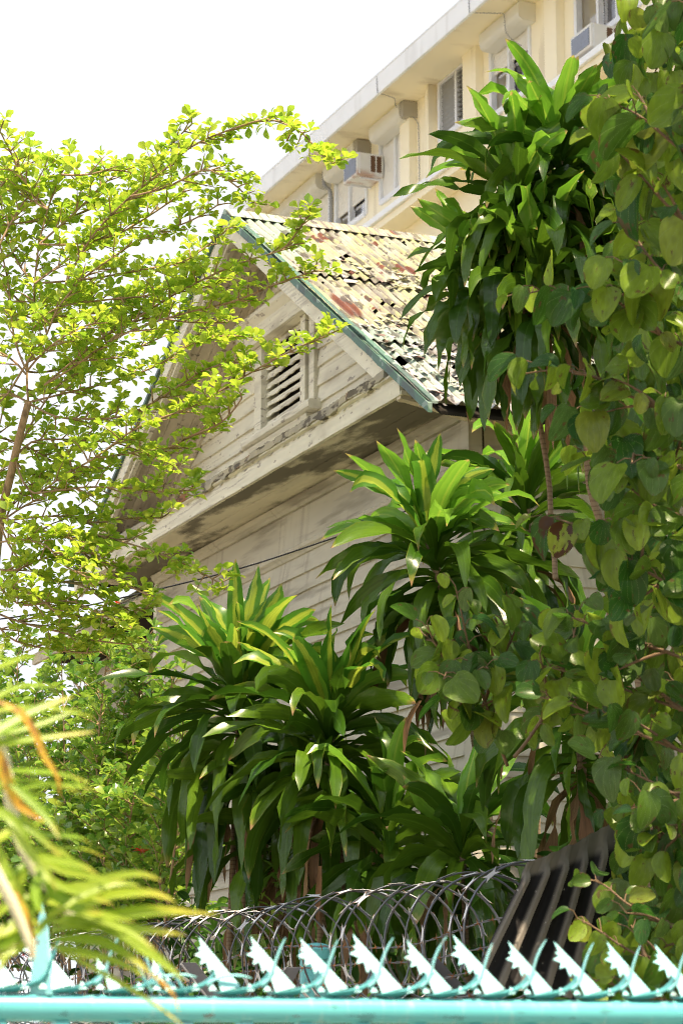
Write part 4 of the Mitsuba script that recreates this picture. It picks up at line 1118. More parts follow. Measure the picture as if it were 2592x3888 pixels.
stems = []
extra = []
for si, sh in enumerate(shoots):
    c = curve(sh, 0.03)
    tg = unit(np.gradient(c, axis=0))
    for k in range(1 if si in (0, 1, 2, 3, 22, 25) else 3):
        i = int(HR.uniform(0.10, 0.65) * (len(c) - 1))
        d = unit(tg[i] + HR.normal(0, 0.7, 3) + [0, 0, 0.15])
        ln = HR.uniform(0.12, 0.24)
        extra.append((si, np.array([c[i], c[i] + 0.5 * ln * d, c[i] + ln * d + [0, 0, -0.02]])))
for si, sh in [(k, a_) for k, a_ in enumerate(shoots)] + extra:
    c = curve(sh, 0.03)
    add(t + '__stem', tube(c, np.linspace(0.0065, 0.0022, len(c)), 7), 'm_stem', smooth=True)
    tg = unit(np.gradient(c, axis=0))
    s, side = 3, 1
    fine = si in (9, 10, 11, 12, 21)
    while s < len(c):
        side = -side
        lat = unit(np.cross(tg[s], [0, 0, 1.0])) * side
        d = unit(0.5 * tg[s] + 0.8 * lat + [0, 0, HR.uniform(-0.1, 0.7)] + HR.normal(0, 0.25, 3))
        pl = HR.uniform(0.03, 0.065)
        tip = c[s] + pl * d
        mid_ = c[s] + 0.5 * pl * d + [0, 0, 0.008]
        stems.append(tube([c[s], mid_, tip], [0.0022, 0.0018, 0.0016], 5))
        y = unit(0.35 * d + [0, 0, -HR.uniform(0.3, 1.15)] + HR.normal(0, 0.3, 3))
        young = s / len(c)
        big = (0.100 if fine else float(np.interp(c[s][2], [2.2, 3.6, 4.6], [0.090, 0.110, 0.132]))) * HR.choice([0.62, 0.8, 1.0, 1.1, 1.3]) * HR.uniform(0.9, 1.1) * (1.0 if young < 0.93 else 0.62)
        round_leaf(tip, y, big)
        s += 1
# the inner mass of the shrub plus unseen bulk right of the view, added for shade
for k in range(1900):
    u_, h_ = HR.uniform(0, 1), HR.uniform(0, 1)
    a = np.array((4.314,7.360,1.708)) * (1 - h_) + np.array((4.054,6.654,5.167)) * h_
    p = a + np.array([-0.3814, 0.9245, 0]) * 0 + np.array([0.9245, -0.3811, 0]) * (HR.uniform(-0.27, 0.35)) + np.array([0.372, 0.903, 0]) * HR.uniform(-0.1, 0.9)
    round_leaf(p, unit(np.array([HR.normal(0, 0.4), HR.normal(0, 0.4), -1.0])), 0.105 * HR.uniform(0.6, 1.25))
for k in range(1500):
    p = np.array([HR.uniform(2.9, 5.4), HR.uniform(3.6, 7.2), HR.uniform(3.4, 8.6)])
    if p[0] < 0.53 * p[1] + 0.75:
        continue
    round_leaf(p, unit(np.array([HR.normal(0, 0.5), HR.normal(0, 0.5), -0.6])), 0.14 * HR.uniform(0.7, 1.15))
for k in range(9000):  # unseen tree crown, added to shade the side wall and low plants
    p = np.array([HR.uniform(4.8, 11.5), HR.uniform(7.0, 14.3), HR.uniform(4.6, 10.6)])
    if p[0] < 0.577 * p[1] + 0.30 or p[0] > 0.577 * p[1] + 2.6 or (p[1] < 11 and p[1] > 9.6) or (p[1] > 11 and p[2] < 5.5) or (p[1] < 11 and p[2] > 8.3):
        continue
    round_leaf(p, unit(np.array([HR.normal(0, 0.5), HR.normal(0, 0.5), -0.6])), 0.21 * HR.uniform(0.7, 1.15))
add(t + '__petioles', merge(stems), 'm_stem', kind='stuff')
leaves(t, ROUND, 'm_hedge', np.array(pos), np.array(yd), np.array(zd), np.array(sz), HR, bend=0.34, squash=(0.68, 1.02))

# ------------------------------------------------------------------ young growth and fill behind the wire
UR = np.random.default_rng(24)


def smooth01(x):
    x = min(1.0, max(0.0, x))
    return x * x * (3 - 2 * x)



def sapling(label, base, heights, n, leaf, seed, matname='m_under', group=None, spread=0.16):
    rr = np.random.default_rng(seed)
    t = thing('sapling', label, 'plant', group)
    pos, yd, zd, size = [], [], [], []
    for tip in heights:
        c = curve([base, (np.array(base) + np.array(tip)) / 2 + rr.normal(0, 0.03, 3), tip], 0.04)
        add(t + '__stem', tube(c, np.linspace(0.006, 0.002, len(c)), 5), 'm_stem', smooth=True)
        tg = unit(np.gradient(c, axis=0))
        for k in range(n):
            i = len(c) - 1 - int((len(c) * 0.62) * k / n)
            az = k * 2.4 + rr.normal(0, 0.3)
            y = unit(np.array([math.cos(az), math.sin(az), rr.uniform(-0.1, 0.7)]) + 0.3 * tg[i])
            pos.append(c[i] + 0.012 * y)
            yd.append(y)
            zd.append([0, 0, 1.0] + rr.normal(0, 0.3, 3))
            size.append(leaf * rr.uniform(0.7, 1.2))
    leaves(t, POINTED, matname, np.array(pos), np.array(yd), np.array(zd), np.array(size), rr)


sapling('sunlit sapling with pale glossy leaves in front of the dead stalks above the wire coil', (4.540,11.906,1.750), [(4.510,11.749,2.469),(4.436,11.792,2.417),(4.537,11.651,2.368),(4.465,11.698,2.296)], 9, 0.12, 31, 'm_shrub')
sapling('small sapling with a bright leaf pair showing between the palm leaflets', (4.496,14.569,1.798), [(4.429,14.427,2.518),(4.479,14.430,2.419)], 8, 0.13, 32, 'm_shrub')
sapling('shaded sapling just left of the sunlit one above the wire coil', (4.534,13.451,1.778), [(4.440,13.337,2.427),(4.519,13.321,2.357),(4.558,13.185,2.397),(4.585,13.049,2.459)], 9, 0.13, 33)

pos, yd, zd, sz = [], [], [], []
for k in range(5200):
    X, Y = UR.uniform(4.55, 7.2), UR.uniform(8.6, 17.5)
    zmax = 1.5 + (1.0 + 0.75 * smooth01((X - 5.0) / 1.5)) * UR.uniform(0, 1) ** 0.7
    p = np.array([X, Y, UR.uniform(1.0, zmax)])
    pos.append(p)
    az = UR.uniform(0, 6.28)
    yd.append(unit(np.array([math.cos(az), math.sin(az), UR.uniform(-0.9, 0.5)])))
    zd.append([UR.normal(0, 0.4), UR.normal(0, 0.4), 1.0])
    sz.append(UR.uniform(0.12, 0.26))
pos, yd, zd = np.array(pos), unit(np.array(yd)), np.array(zd)
v, q, uv = POINTED
xdir = unit(np.cross(yd, zd))
zz = np.cross(xdir, yd)
sz = np.array(sz)
w = pos[:, None] + sz[:, None, None] * (v[None, :, :1] * xdir[:, None] + v[None, :, 1:2] * yd[:, None] + v[None, :, 2:] * zz[:, None])
sd = np.arange(len(pos)) + 50000
add('undergrowth', (w.reshape(-1, 3), (q[None] + (np.arange(len(pos)) * len(v))[:, None, None]).reshape(-1, 4)), 'm_under', smooth=True, uv=(uv[None] + np.stack([sd, 0 * sd], -1)[:, None]).reshape(-1, 2),
    label='dark leafy undergrowth at the foot of the yard behind the razor wire', category='undergrowth', kind='stuff')


# dead stalks hanging among the dracaena trunks
def stalk(label, top, bottom, w):
    t = fresh('dead_leaf')
    p = curve([top, (np.array(top) + np.array(bottom)) / 2 + UR.normal(0, 0.012, 3), bottom], 0.05)
    side = np.repeat([[0.9245, -0.3811, 0.0]], len(p), 0)
    v, q, uv = ribbon(p, side, np.repeat([[-0.38, -0.92, 0.0]], len(p), 0), w * np.sin(np.linspace(0.5, 2.9, len(p))), 0.6, next_seed(), 0.006, 1.0)
    scene[t] = ply((v, q), 'm_dry', smooth=True, uv=uv)
    labels[t] = {'label': label, 'category': 'dead leaf', 'group': 'dead leaves hanging among the dracaena trunks'}


WHERE = ['leftmost brown dead leaf below the left-hand dracaena', 'long brown dead leaf second from the left above the wire coil', 'brown dead leaf third from the left above the wire coil', 'brown dead leaf just left of the sunlit sapling', 'brown dead leaf behind the sunlit sapling', 'brown dead leaf just right of the sunlit sapling', 'brown dead leaf hanging above the teal post', 'thin reddish-brown dead leaf slanting below the middle dracaena', 'brown dead leaf hanging beside the pale cane right of the low dark dracaena', 'brown dead leaf hanging over the black corrugated sheet', 'left one of two dead leaves behind the top corner of the black sheet', 'right one of two dead leaves behind the top corner of the black sheet']
for (a, b), where in zip([[(4.368,12.208,2.651),(4.341,12.300,2.307)],[(4.463,12.191,2.554),(4.481,12.280,2.145)],[(4.516,12.164,2.575),(4.544,12.249,2.167)],[(4.572,12.154,2.522),(4.588,12.241,2.124)],[(4.612,12.125,2.575),(4.667,12.213,2.102)],[(4.698,12.115,2.468),(4.746,12.186,2.081)],[(4.285,10.647,2.374),(4.295,10.705,2.108)],[(4.720,10.512,3.125),(4.671,10.586,2.896)],[(4.741,9.765,2.972),(4.781,9.812,2.699)],[(4.905,9.723,2.863),(4.916,9.774,2.627)],[(4.613,8.368,2.545),(4.635,8.392,2.403)],[(4.652,8.348,2.561),(4.672,8.374,2.419)]], WHERE):
    stalk(where, a, b, 0.014)


# red flowers
def flower(label, c, r, seed):
    rr = np.random.default_rng(seed)
    t = thing('red_flower', label, 'flower')
    for k in range(14):
        d = unit(rr.normal(0, 1, 3) * [1, 1, 0.7] + [0, 0, 0.75])
        p = curve([c, np.array(c) + d * r * 0.6, np.array(c) + d * r * rr.uniform(0.8, 1.1) + [0, 0, -0.006]], 0.012)
        side = unit(np.cross(d, rr.normal(0, 1, 3)))
        v, q, uv = ribbon(p, np.repeat(side[None], len(p), 0), np.repeat(np.cross(d, side)[None], len(p), 0), 0.0035 * np.sin(np.linspace(0.6, 2.9, len(p))), 0.2, 0)
        add(t + '__petal', (v, q), 'm_petal', smooth=True)


flower('spidery red flower in the dark shrub left of the striped dracaena', (4.424,13.620,2.665), 0.075, 41)
flower('small red flower by the palm near the left edge of the shrub', (4.386,15.396,2.712), 0.035, 42)
flower('red flower hanging against the lean-to roof beneath the gable corner', (3.879,12.461,3.844), 0.026, 43)
flower('tiny red flower among the leaves right of the spidery one', (4.435,12.630,2.620), 0.04, 44)
flower('red flower showing low behind the spiked rail at the far left', (4.316,15.661,2.176), 0.045, 45)

# utility cable in front of the wall
cp = curve([(3.312,14.644,4.026),(4.202,14.251,4.138),(4.446,14.137,4.196),(5.082,13.834,4.368),(5.404,13.675,4.481),(5.748,13.502,4.613),(6.546,13.088,4.976)], 0.12)
add('cable', tube(cp, 0.0048, 8), 'm_cable', smooth=True, label='thin dark cable slung across the front of the wooden house', category='cable')

# ------------------------------------------------------------------ razor wire on the garden wall
add('garden_wall', box(3.85, 4.15, 3.0, 22.0, 0, 1.42), 'm_wallgrey', label='grey rendered garden wall below the razor wire', category='wall')
CX, CZ, CR = 4.03, 1.955, 0.232
RZ = np.random.default_rng(25)
t = thing('razor_wire', 'long coil of rusty razor wire above the garden wall', 'razor wire')
pitch, y0, y1 = 0.19, 7.95, 17.5
ph = np.arange(0, (y1 - y0) / pitch * 2 * np.pi, 0.16)
wob = 0.010 * np.sin(ph * 0.37) + 0.007 * np.sin(ph * 0.113 + 1)
yy = y0 + ph / (2 * np.pi) * pitch + 0.03 * np.sin(ph * 0.5 + 0.6)
path = np.stack([CX + (CR + wob) * np.cos(ph), yy, CZ + (CR + wob) * np.sin(ph)], -1)
per = int(2 * np.pi / 0.16)
for a in range(0, len(path) - 1, per):
    add(t + '__loop', tube(path[a:a + per + 1], 0.0050, 6, 0.75), 'm_steel', smooth=True)
# barbs, one butterfly plate every few centimetres
tg = unit(np.gradient(path, axis=0))
bar = np.array([[-1, 0.0], [-0.42, 0.30], [-0.30, 1.0], [-0.12, 0.42], [0.12, 0.42], [0.30, 1.0], [0.42, 0.30], [1, 0.0]])
pts2 = np.array([[-0.036, 0.0085], [-0.013, 0.0045], [-0.007, 0.0028], [0.007, 0.0028], [0.013, 0.0045], [0.036, 0.0085], [0.036, 0.0075], [0.013, -0.001], [0.036, -0.0085], [0.013, -0.0045], [0.007, -0.0028], [-0.007, -0.0028], [-0.013, -0.0045], [-0.036, -0.0085], [-0.013, 0.001]])
poly = Polygon([(-0.036, 0.010), (-0.014, 0.0055), (0.014, 0.0055), (0.036, 0.010), (0.017, 0.0), (0.036, -0.010), (0.014, -0.0055), (-0.014, -0.0055), (-0.036, -0.010), (-0.017, 0.0)])
bm = trimesh.creation.extrude_polygon(poly, 0.0012, engine='earcut')
bv, bf = np.array(bm.vertices) * [1.0, 1.35, 1], np.array(bm.faces)
buv = np.stack([np.clip(np.abs(bv[:, 0]) / 0.036, 0, 1), 0 * bv[:, 0]], -1)
spots = np.arange(2, len(path) - 2, 4)
order = np.argsort(path[spots, 1])
near, far = spots[order[:300]], spots[order[300:]]


def barb(i):
    a = tg[i]
    out = unit(np.array([math.cos(ph[i]), 0, math.sin(ph[i])]))
    b = np.cross(out, a)
    tw = RZ.normal(0, 0.5)
    b2 = b * math.cos(tw) + out * math.sin(tw)
    n2 = np.cross(a, b2)
    return path[i] + bv[:, :1] * a + bv[:, 1:2] * b2 + (bv[:, 2:] + 0.0035) * n2


for i in near:
    add(t + '__barb', (barb(i), bf), 'm_barb', uv=buv)
add(t + '__far_barbs', merge([(barb(i), bf) for i in far]), 'm_barb', uv=np.tile(buv, (len(far), 1)), kind='stuff')


def strand(label, x, z, sag, ya=7.75, yb=16.5):
    t = thing('barbed_wire', label, 'barbed wire')
    ys = np.linspace(ya, yb, 260)
    s = (ys - ya) / (yb - ya)
    base = np.stack([x + 0.012 * np.sin(ys * 2.1), ys, z + sag * np.sin(s * np.pi * 4) ** 2 + 0.006 * np.sin(ys * 5)], -1)
    for k in (0, 1):
        a = ys * 150 + k * math.pi
        add(t + '__wire', tube(base + 0.0026 * np.stack([np.cos(a), 0 * a, np.sin(a)], -1), 0.0019, 5), 'm_steel', smooth=True)
    for y in np.arange(ya + 0.05, min(yb, 13.5), 0.115):
        c = np.array([np.interp(y, ys, base[:, k]) for k in range(3)])
        parts = []
        for m in range(4):
            d = unit(np.array([math.cos(m * 1.57 + y * 3), RZ.normal(0, 0.5), math.sin(m * 1.57 + y * 3)]))
            parts.append(tube([c, c + d * 0.009, c + d * 0.019], [0.0022, 0.0016, 0.0006], 4))
        parts.append(tube([c - [0, 0.006, 0], c + [0, 0.006, 0]], 0.0045, 6))
        add(t + '__barb', merge(parts), 'm_rust')


strand('top strand of barbed wire running through the razor coil', 3.83, 1.985, -0.055)
strand('second strand of barbed wire just below the top one', 3.84, 1.895, -0.02)
strand('third strand of barbed wire low in the razor coil', 3.84, 1.825, -0.03)
strand('lowest strand of barbed wire just above the spiked rail', 3.85, 1.745, -0.02)

# steel post with a domed cap, and slanting brackets that hold the coil
t = thing('fence_post', 'teal round post with a domed cap standing in the razor wire coil', 'post')
pc = np.array([4.02, 10.03])
th = np.linspace(0, 2 * np.pi, 29)[:-1]


def lathe(c, prof):
    sec = [np.stack([c[0] + r * np.cos(th), c[1] + r * np.sin(th), 0 * th + z], -1) for r, z in prof]
    return loft(sec)


add(t + '__shaft', lathe(pc, [(0.068, 0.0), (0.068, 1.955)]), 'm_teal', smooth=40)
add(t + '__cap', lathe(pc, [(0.074, 1.935), (0.075, 1.97), (0.076, 1.976), (0.066, 1.985), (0.045, 1.998), (0.02, 2.004), (0.002, 2.005)]), 'm_teal', smooth=40, label='domed cap')


def bracket(label, a, b):
    t = thing('angle_bracket', label, 'bracket')
    a, b = np.array(a), np.array(b)
    d = unit(b - a)
    s = np.array([0.9245, -0.3811, 0.0])
    u = np.cross(d, s)
    for k, (p, w_, h_) in enumerate(((u * 0.0, 0.0, 0.03), (s * 0.0, 0.03, 0.0))):
        e = 0.0025
        ring = np.array([p + s * x + u * y for x, y in (((-e, -h_), (e, -h_), (e, h_), (-e, h_)) if h_ else ((e + 0.0005, -e - 0.03), (w_ * 2, -e - 0.03), (w_ * 2, e - 0.03), (e + 0.0005, e - 0.03)))])
        add(t + '__flange', loft(np.array([a + ring, b + ring])), 'm_bracket')


bracket('dark steel angle bracket slanting under the coil left of the teal post', (3.351,9.815,1.900), (3.512,9.795,1.704))
bracket('dark steel angle bracket slanting under the coil right of the teal post', (3.865,8.611,1.880), (4.053,8.580,1.686))
bracket('pale-topped steel bracket arm beside the teal post', (3.628,9.375,1.871), (3.583,9.419,1.764))

# black corrugated sheet leaning by the wall
t = thing('corrugated_sheet', 'black ribbed roofing sheet leaning with a torn dusty top edge', 'roofing sheet')
c00, c10, c01, c11 = [np.array(c) for c in [(3.522,7.509,1.758),(4.053,7.743,1.714),(3.805,7.631,2.155),(4.322,7.936,2.303)]]
nu, nv = 110, 26
uu, vv = np.meshgrid(np.linspace(0, 1, nu), np.linspace(0, 1, nv), indexing='ij')
P_ = ((1 - uu) * (1 - vv))[..., None] * c00 + (uu * (1 - vv))[..., None] * c10 + ((1 - uu) * vv)[..., None] * c01 + (uu * vv)[..., None] * c11
nrm = unit(np.cross(c10 - c00, c01 - c00))
if nrm @ CAMD > 0:
    nrm = -nrm
saw = (uu * 5.0 + 0.08) % 1.0
prof = np.interp(saw, [0, 0.16, 0.40, 0.56, 1.0], [0.0, 0.030, 0.030, 0.0, 0.0])
flat_top = np.clip((vv - 0.86) / 0.05, 0, 1)
ragged = 0.030 * meshkit.fbm(np.stack([uu * 6, uu * 0, uu * 0], -1), 3) + 0.045 * uu ** 3
P_ = P_ + nrm * (prof * (1 - 0.8 * flat_top) + 0.004 * meshkit.fbm(P_ * 9, 2) + 0.05 * np.maximum(0, uu - 0.75) * vv)[..., None] + (np.array([0.1, 0.1, 1.0]) * (ragged * vv ** 6)[..., None])
idx = np.arange(nu * nv).reshape(nu, nv)
q = np.stack([idx[:-1, :-1], idx[1:, :-1], idx[1:, 1:], idx[:-1, 1:]], -1).reshape(-1, 4)
vs = P_.reshape(-1, 3)
back = vs - nrm * 0.0018
f1 = np.vstack([q, q[:, ::-1] + len(vs)])
suv = np.stack([prof / 0.03, vv], -1).reshape(-1, 2)
add(t + '__panel', (np.vstack([vs, back]), f1), 'm_sheet', smooth=True, uv=np.vstack([suv, suv]))
wing = [np.array(c) for c in [(4.319,7.938,2.303),(4.511,8.212,2.446),(4.515,8.232,1.883),(4.076,7.768,1.801)]]
wv = np.array([wing[3], wing[2], wing[1], wing[0]])
add(t + '__side_panel', loft(np.array([wv, wv + [0.004, 0.004, 0]])), 'm_cable', label='folded-back dark side of the black sheet')

# ------------------------------------------------------------------ the near fence
t = thing('spiked_fence', 'teal painted street fence with a round top rail and anti-climb spikes', 'fence')
FY = 4.144
add(t + '__rail', tube([(-0.6, FY, 1.5935), (0.5, FY, 1.5935), (4.4, FY, 1.5935)], 0.0222, 28), 'm_teal', smooth=30, label='round top rail')
for k in range(30):
    x = 0.60 + 0.1075 * k + 0.5
    add(t + '__picket', box(x - 0.012, x + 0.012, FY - 0.012, FY + 0.012, 0.05, 1.572), 'm_teal')
add(t + '__lower_rail', box(-0.6, 4.4, FY - 0.016, FY + 0.016, 0.18, 0.22), 'm_teal')
FR = np.random.default_rng(26)


def spike_unit(x, k, bent=0.0):
    s = fresh(t + '__spike')
    # a tilted boat-shaped base strip; its right end curls up into a thin blade
    px = np.array([0.000, 0.020, 0.045, 0.066, 0.080, 0.090, 0.0965]) + x
    pz = np.array([0.000, 0.002, 0.0055, 0.010, 0.016, 0.025, 0.036]) + 1.6215
    hw = np.array([0.016, 0.019, 0.020, 0.019, 0.015, 0.009, 0.005])
    keel = 0.012 * np.sin(np.clip((px - x) / 0.085, 0, 1) * np.pi) ** 0.8
    sec = np.stack([np.stack([px, FY - hw, pz], -1), np.stack([px, FY + 0 * hw, pz - keel * 0.6 - 0.0018], -1), np.stack([px, FY + hw, pz], -1), np.stack([px, FY + hw, pz + 0.0018], -1), np.stack([px, FY + 0 * hw, pz - keel * 0.6 + 0.0012], -1), np.stack([px, FY - hw, pz + 0.0018], -1)], 1)
    scene[s] = ply(loft(sec), 'm_strip')
    h = FR.normal(0, 0.003)
    bl = curve([(x + 0.078, FY - 0.010, 1.634), (x + 0.0925, FY - 0.017, 1.648), (x + 0.1005, FY - 0.020, 1.676 + h * 0.5), (x + 0.1195 + h, FY - 0.020, 1.716 + h)] if not bent else [(x + 0.078, FY - 0.01, 1.634), (x + 0.10, FY - 0.014, 1.646), (x + 0.125, FY - 0.018, 1.650), (x + 0.155, FY - 0.02, 1.646)], 0.006)
    add(s + '__blade', tube(bl, np.interp(np.linspace(0, 1, len(bl)), [0, 0.35, 0.8, 1], [0.0062, 0.0050, 0.0040, 0.0014]), 6, 0.6), 'm_spike' if k > 0 else 'm_strip', smooth=50)
    # the tall plate with its star of barbs, leaning to the left and tilted back
    pl = Polygon([(0, 0), (0.034, 0.008), (-0.0225, 0.088), (-0.0205, 0.071), (-0.0275, 0.070), (-0.0225, 0.064), (-0.0355, 0.058), (-0.0225, 0.053), (-0.0285, 0.043), (-0.0165, 0.047), (-0.0150, 0.030), (-0.0075, 0.038), (-0.0030, 0.020)])
    m = trimesh.creation.extrude_polygon(pl, 0.0018, engine='earcut')
    v = np.array(m.vertices)
    tilt = FR.normal(0.62, 0.04)
    sc = FR.normal(1.12, 0.03) * (0.55 if bent else 1.0)
    lean_ = FR.normal(0, 0.03)
    pv = np.stack([x + 0.004 + v[:, 0] * sc + lean_ * v[:, 1], FY - 0.017 + v[:, 2] + v[:, 1] * sc * (math.tan(tilt) - 0.06), 1.6235 + v[:, 1] * sc], -1)
    add(s + '__plate', (pv, np.array(m.faces)), 'm_spike')
    for nx, hh in ((-0.012, 0.013), (0.056, 0.014)):
        tri = Polygon([(nx - 0.007, 0.001), (nx + 0.007, 0.002), (nx + 0.004, hh * 0.6), (nx, hh)])
        m2 = trimesh.creation.extrude_polygon(tri, 0.0018, engine='earcut')
        w2 = np.array(m2.vertices)
        add(s + '__nub', (np.stack([x + w2[:, 0], FY - 0.020 + w2[:, 2] + 0.6 * w2[:, 1], 1.6235 + w2[:, 1]], -1), np.array(m2.faces)), 'm_spike')


for k in range(20):
    x = 1.478 + 0.0985 * (k - 4)
    spike_unit(x, k, 1.0 if k in (2, 3) else 0.0)
# an upright spike at the left end and bent blades
sec = []
for z_, w_, dx in ((1.615, 0.024, 0.0), (1.66, 0.018, -0.002), (1.70, 0.012, -0.004), (1.725, 0.010, -0.004), (1.765, 0.0012, -0.006)):
    c = np.array([1.178 + dx, FY, z_])
    sec.append([c + [-w_, 0.004, 0], c + [0.25 * w_, -0.020 * w_ / 0.024, 0], c + [w_, 0.004, 0], c + [0, 0.010 * w_ / 0.024, 0]])
add(t + '__upright_spike', loft(np.array(sec)), 'm_spike', label='tall upright spike at the left end')
for k, (x, h) in enumerate(((1.36, 0.045), (1.375, 0.055), (1.395, 0.05), (1.42, 0.04))):
    a = np.linspace(0, 1, 9)
    c = np.stack([x - 0.075 * a + 0.05 * a * a, FY - 0.012 - 0.01 * a + 0 * a, 1.622 + h * np.sin(a * 2.2)], -1)
    add(t + '__bent_blade', tube(c, np.linspace(0.006, 0.002, 9), 6, 0.35), 'm_spike', smooth=30)

# ------------------------------------------------------------------ palm fronds close to the camera
PR = np.random.default_rng(27)
t = thing('palm', 'palm fronds with green and orange leaflets in the near left foreground', 'palm')
ra = curve([(0.729,2.962,1.983),(0.769,2.964,1.902),(0.788,2.969,1.851),(0.812,2.979,1.764),(0.838,2.978,1.721),(0.864,2.975,1.691),(0.880,2.973,1.673)], 0.02)
add(t + '__rachis', tube(ra, np.linspace(0.0115, 0.0050, len(ra)), 9), 'm_rachis', smooth=True)
rb = curve([(0.701,2.802,1.771),(0.732,2.802,1.719),(0.758,2.801,1.676),(0.774,2.802,1.643),(0.782,2.803,1.624)], 0.02)
add(t + '__rachis', tube(rb, np.linspace(0.0100, 0.0042, len(rb)), 9), 'm_rachis', smooth=True)


def leaflet(pts, w, old=False, up=0.6):
    p = curve(pts, 0.012)
    n = len(p)
    tg = unit(np.gradient(p, axis=0))
    nor = unit(np.array([-0.35, -0.75, up]) + PR.normal(0, 0.15, 3))
    nor = unit(nor[None] - tg * (tg @ nor)[:, None])
    side = np.cross(tg, nor)
    s = np.linspace(0, 1, n)
    ww = w * (0.35 + 0.65 * np.clip(s / 0.25, 0, 1)) * np.clip(1 - s ** 3, 0, 1) ** 0.8
    v, q, uv = ribbon(p, side, nor, ww, 0.45, next_seed())
    add(t + '__leaflet', (v, q), 'm_palmold' if old else 'm_palm', smooth=True, uv=uv, label='orange dying leaflet' if old else None)


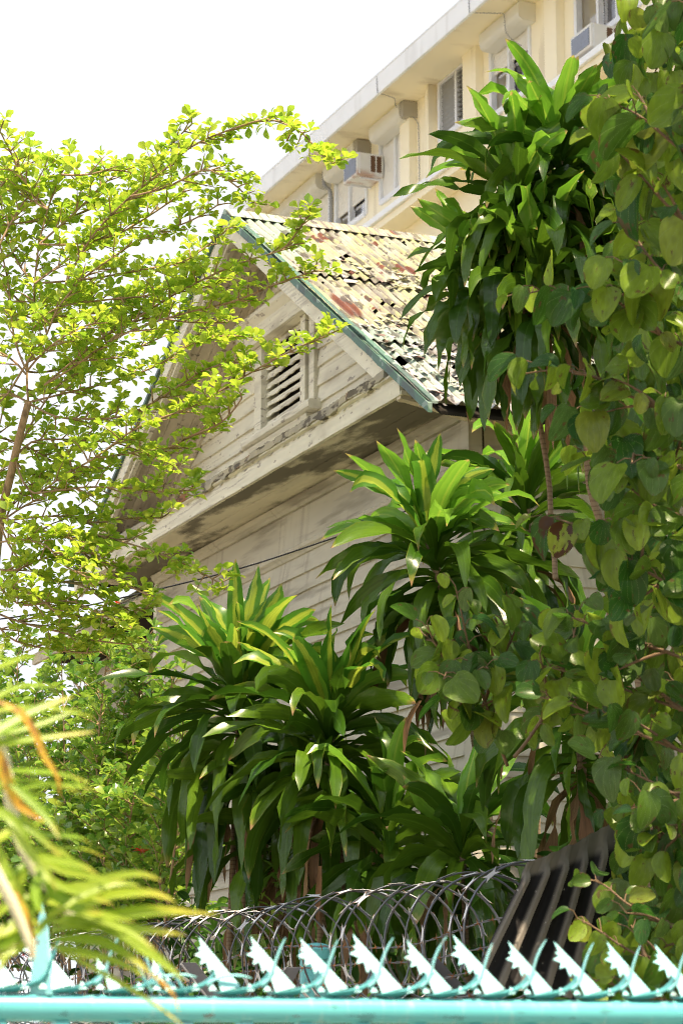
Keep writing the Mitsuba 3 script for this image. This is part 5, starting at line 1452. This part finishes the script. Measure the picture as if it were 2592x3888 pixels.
for pts, w, old in [
    ([(0.762,3.019,1.919),(0.798,3.035,1.944),(0.836,3.052,1.961),(0.885,3.068,1.965)], 0.0045, 0), ([(0.740,2.930,1.865),(0.776,2.946,1.889),(0.819,2.959,1.916),(0.874,2.968,1.940)], 0.0075, 0),
    ([(0.769,3.023,1.888),(0.806,3.042,1.897),(0.855,3.055,1.914),(0.909,3.064,1.939)], 0.005, 0), ([(0.741,2.931,1.858),(0.777,2.949,1.874),(0.829,2.962,1.884),(0.903,2.966,1.898)], 0.0050, 0),
    ([(0.755,2.911,1.920),(0.784,2.901,1.908),(0.804,2.899,1.884),(0.818,2.900,1.854),(0.834,2.899,1.832),(0.838,2.903,1.809)], 0.0045, 1), ([(0.736,2.875,1.869),(0.757,2.872,1.847),(0.768,2.873,1.820),(0.782,2.874,1.795),(0.797,2.870,1.784),(0.812,2.866,1.776)], 0.0065, 1),
    ([(0.778,2.920,1.839),(0.808,2.944,1.841),(0.848,2.964,1.843),(0.901,2.981,1.835)], 0.0055, 0), ([(0.762,2.929,1.830),(0.804,2.948,1.830),(0.841,2.970,1.831),(0.896,2.987,1.821)], 0.0055, 0),
    ([(0.763,2.931,1.818),(0.805,2.951,1.819),(0.834,2.976,1.817),(0.871,2.999,1.809)], 0.0055, 0), ([(0.797,2.976,1.805),(0.848,2.999,1.772),(0.893,3.017,1.773),(0.923,3.044,1.764)], 0.0045, 0),
    ([(0.810,2.982,1.754),(0.849,3.003,1.755),(0.893,3.020,1.760),(0.942,3.040,1.749)], 0.0045, 0), ([(0.813,2.930,1.735),(0.848,2.954,1.730),(0.888,2.976,1.725),(0.938,2.997,1.704)], 0.0065, 0),
    ([(0.809,2.983,1.752),(0.819,2.975,1.770),(0.830,2.968,1.782),(0.841,2.961,1.789)], 0.0060, 0),
    ([(0.835,2.932,1.688),(0.874,2.903,1.685),(0.908,2.873,1.694),(0.932,2.849,1.695),(0.959,2.827,1.685)], 0.0095, 0), ([(0.842,2.935,1.665),(0.889,2.896,1.668),(0.930,2.859,1.676),(0.975,2.822,1.677)], 0.0080, 0),
    ([(0.842,2.937,1.655),(0.875,2.904,1.660),(0.918,2.869,1.656),(0.973,2.829,1.648)], 0.0060, 0), ([(0.844,2.939,1.645),(0.886,2.904,1.642),(0.915,2.877,1.626),(0.940,2.854,1.603)], 0.0075, 0),
    ([(0.856,2.928,1.670),(0.897,2.887,1.656),(0.923,2.853,1.635),(0.940,2.823,1.617),(0.959,2.793,1.594)], 0.0080, 0), ([(0.843,2.941,1.638),(0.873,2.912,1.629),(0.902,2.884,1.619),(0.935,2.856,1.600)], 0.0055, 0),
    ([(0.826,2.828,1.676),(0.853,2.832,1.692),(0.894,2.830,1.705),(0.922,2.838,1.702)], 0.0050, 0), ([(0.951,2.903,1.608),(0.963,2.883,1.594),(0.971,2.865,1.579),(0.972,2.851,1.559)], 0.0022, 1),
    ([(0.785,2.844,1.679),(0.773,2.837,1.654),(0.752,2.830,1.643),(0.725,2.823,1.638)], 0.0055, 0), ([(0.793,2.844,1.664),(0.774,2.839,1.644),(0.753,2.832,1.631),(0.726,2.827,1.621)], 0.0055, 0),
    ([(0.796,2.846,1.650),(0.780,2.839,1.632),(0.758,2.832,1.622),(0.727,2.829,1.612)], 0.0050, 0), ([(0.775,2.846,1.689),(0.758,2.838,1.673),(0.741,2.829,1.662),(0.719,2.821,1.659)], 0.0055, 0),
    ([(0.765,2.847,1.703),(0.748,2.830,1.687),(0.726,2.813,1.681)], 0.0055, 0), ([(0.772,2.846,1.693),(0.779,2.832,1.663),(0.785,2.818,1.636),(0.784,2.805,1.614)], 0.0060, 1),
    ([(0.747,2.906,1.955),(0.774,2.929,1.965),(0.804,2.950,1.980),(0.829,2.975,1.986)], 0.0040, 0), ([(0.755,2.939,1.800),(0.780,2.914,1.784),(0.797,2.895,1.755),(0.804,2.881,1.726)], 0.0060, 0),
    ([(0.813,2.882,1.707),(0.794,2.876,1.686),(0.767,2.871,1.677),(0.735,2.866,1.676)], 0.0055, 0),
    ([(0.795,2.884,1.729),(0.777,2.876,1.715),(0.755,2.868,1.709),(0.727,2.861,1.710)], 0.0055, 0),
    ([(0.821,2.881,1.694),(0.799,2.877,1.671),(0.777,2.871,1.658),(0.746,2.867,1.650)], 0.0055, 0),
    ([(0.831,2.880,1.680),(0.814,2.874,1.656),(0.793,2.869,1.639),(0.762,2.866,1.626)], 0.0055, 0),
    ([(0.804,2.881,1.724),(0.829,2.858,1.701),(0.853,2.832,1.690),(0.877,2.806,1.679)], 0.0055, 0),
    ([(0.794,2.882,1.741),(0.813,2.857,1.732),(0.836,2.831,1.726),(0.858,2.806,1.713)], 0.0055, 0),
    ([(0.826,2.880,1.692),(0.845,2.857,1.676),(0.873,2.829,1.668),(0.901,2.801,1.660)], 0.0055, 0),
    ([(0.836,2.878,1.682),(0.865,2.851,1.666),(0.898,2.823,1.651),(0.927,2.798,1.626)], 0.0055, 0),
    ([(0.757,2.873,1.839),(0.743,2.857,1.817),(0.724,2.840,1.805)], 0.0055, 0),
    ([(0.777,2.881,1.771),(0.758,2.866,1.754),(0.729,2.852,1.744)], 0.0055, 0),
    ([(0.790,2.899,1.672),(0.783,2.890,1.647),(0.771,2.882,1.622),(0.764,2.871,1.602)], 0.0055, 0),
    ([(0.768,2.873,1.820),(0.789,2.852,1.798),(0.804,2.832,1.777),(0.815,2.815,1.751)], 0.0055, 0),
    ([(0.815,2.880,1.711),(0.826,2.862,1.691),(0.845,2.839,1.675),(0.868,2.812,1.669)], 0.0070, 0), ([(0.755,2.893,1.761),(0.765,2.879,1.725),(0.774,2.863,1.695),(0.775,2.852,1.664)], 0.0070, 0),
    ([(0.795,2.885,1.721),(0.783,2.878,1.696),(0.790,2.863,1.670),(0.803,2.843,1.655)], 0.0065, 0)]:
    leaflet(pts, w * 1.15, bool(old))
    if not old:
        j_ = np.array(pts)
        if PR.uniform() < 0.5:
            leaflet(j_ + PR.normal(0, 0.010, 3) + np.linspace(0, 1, len(j_))[:, None] * PR.normal(0, 0.03, 3), w * 0.85, False)
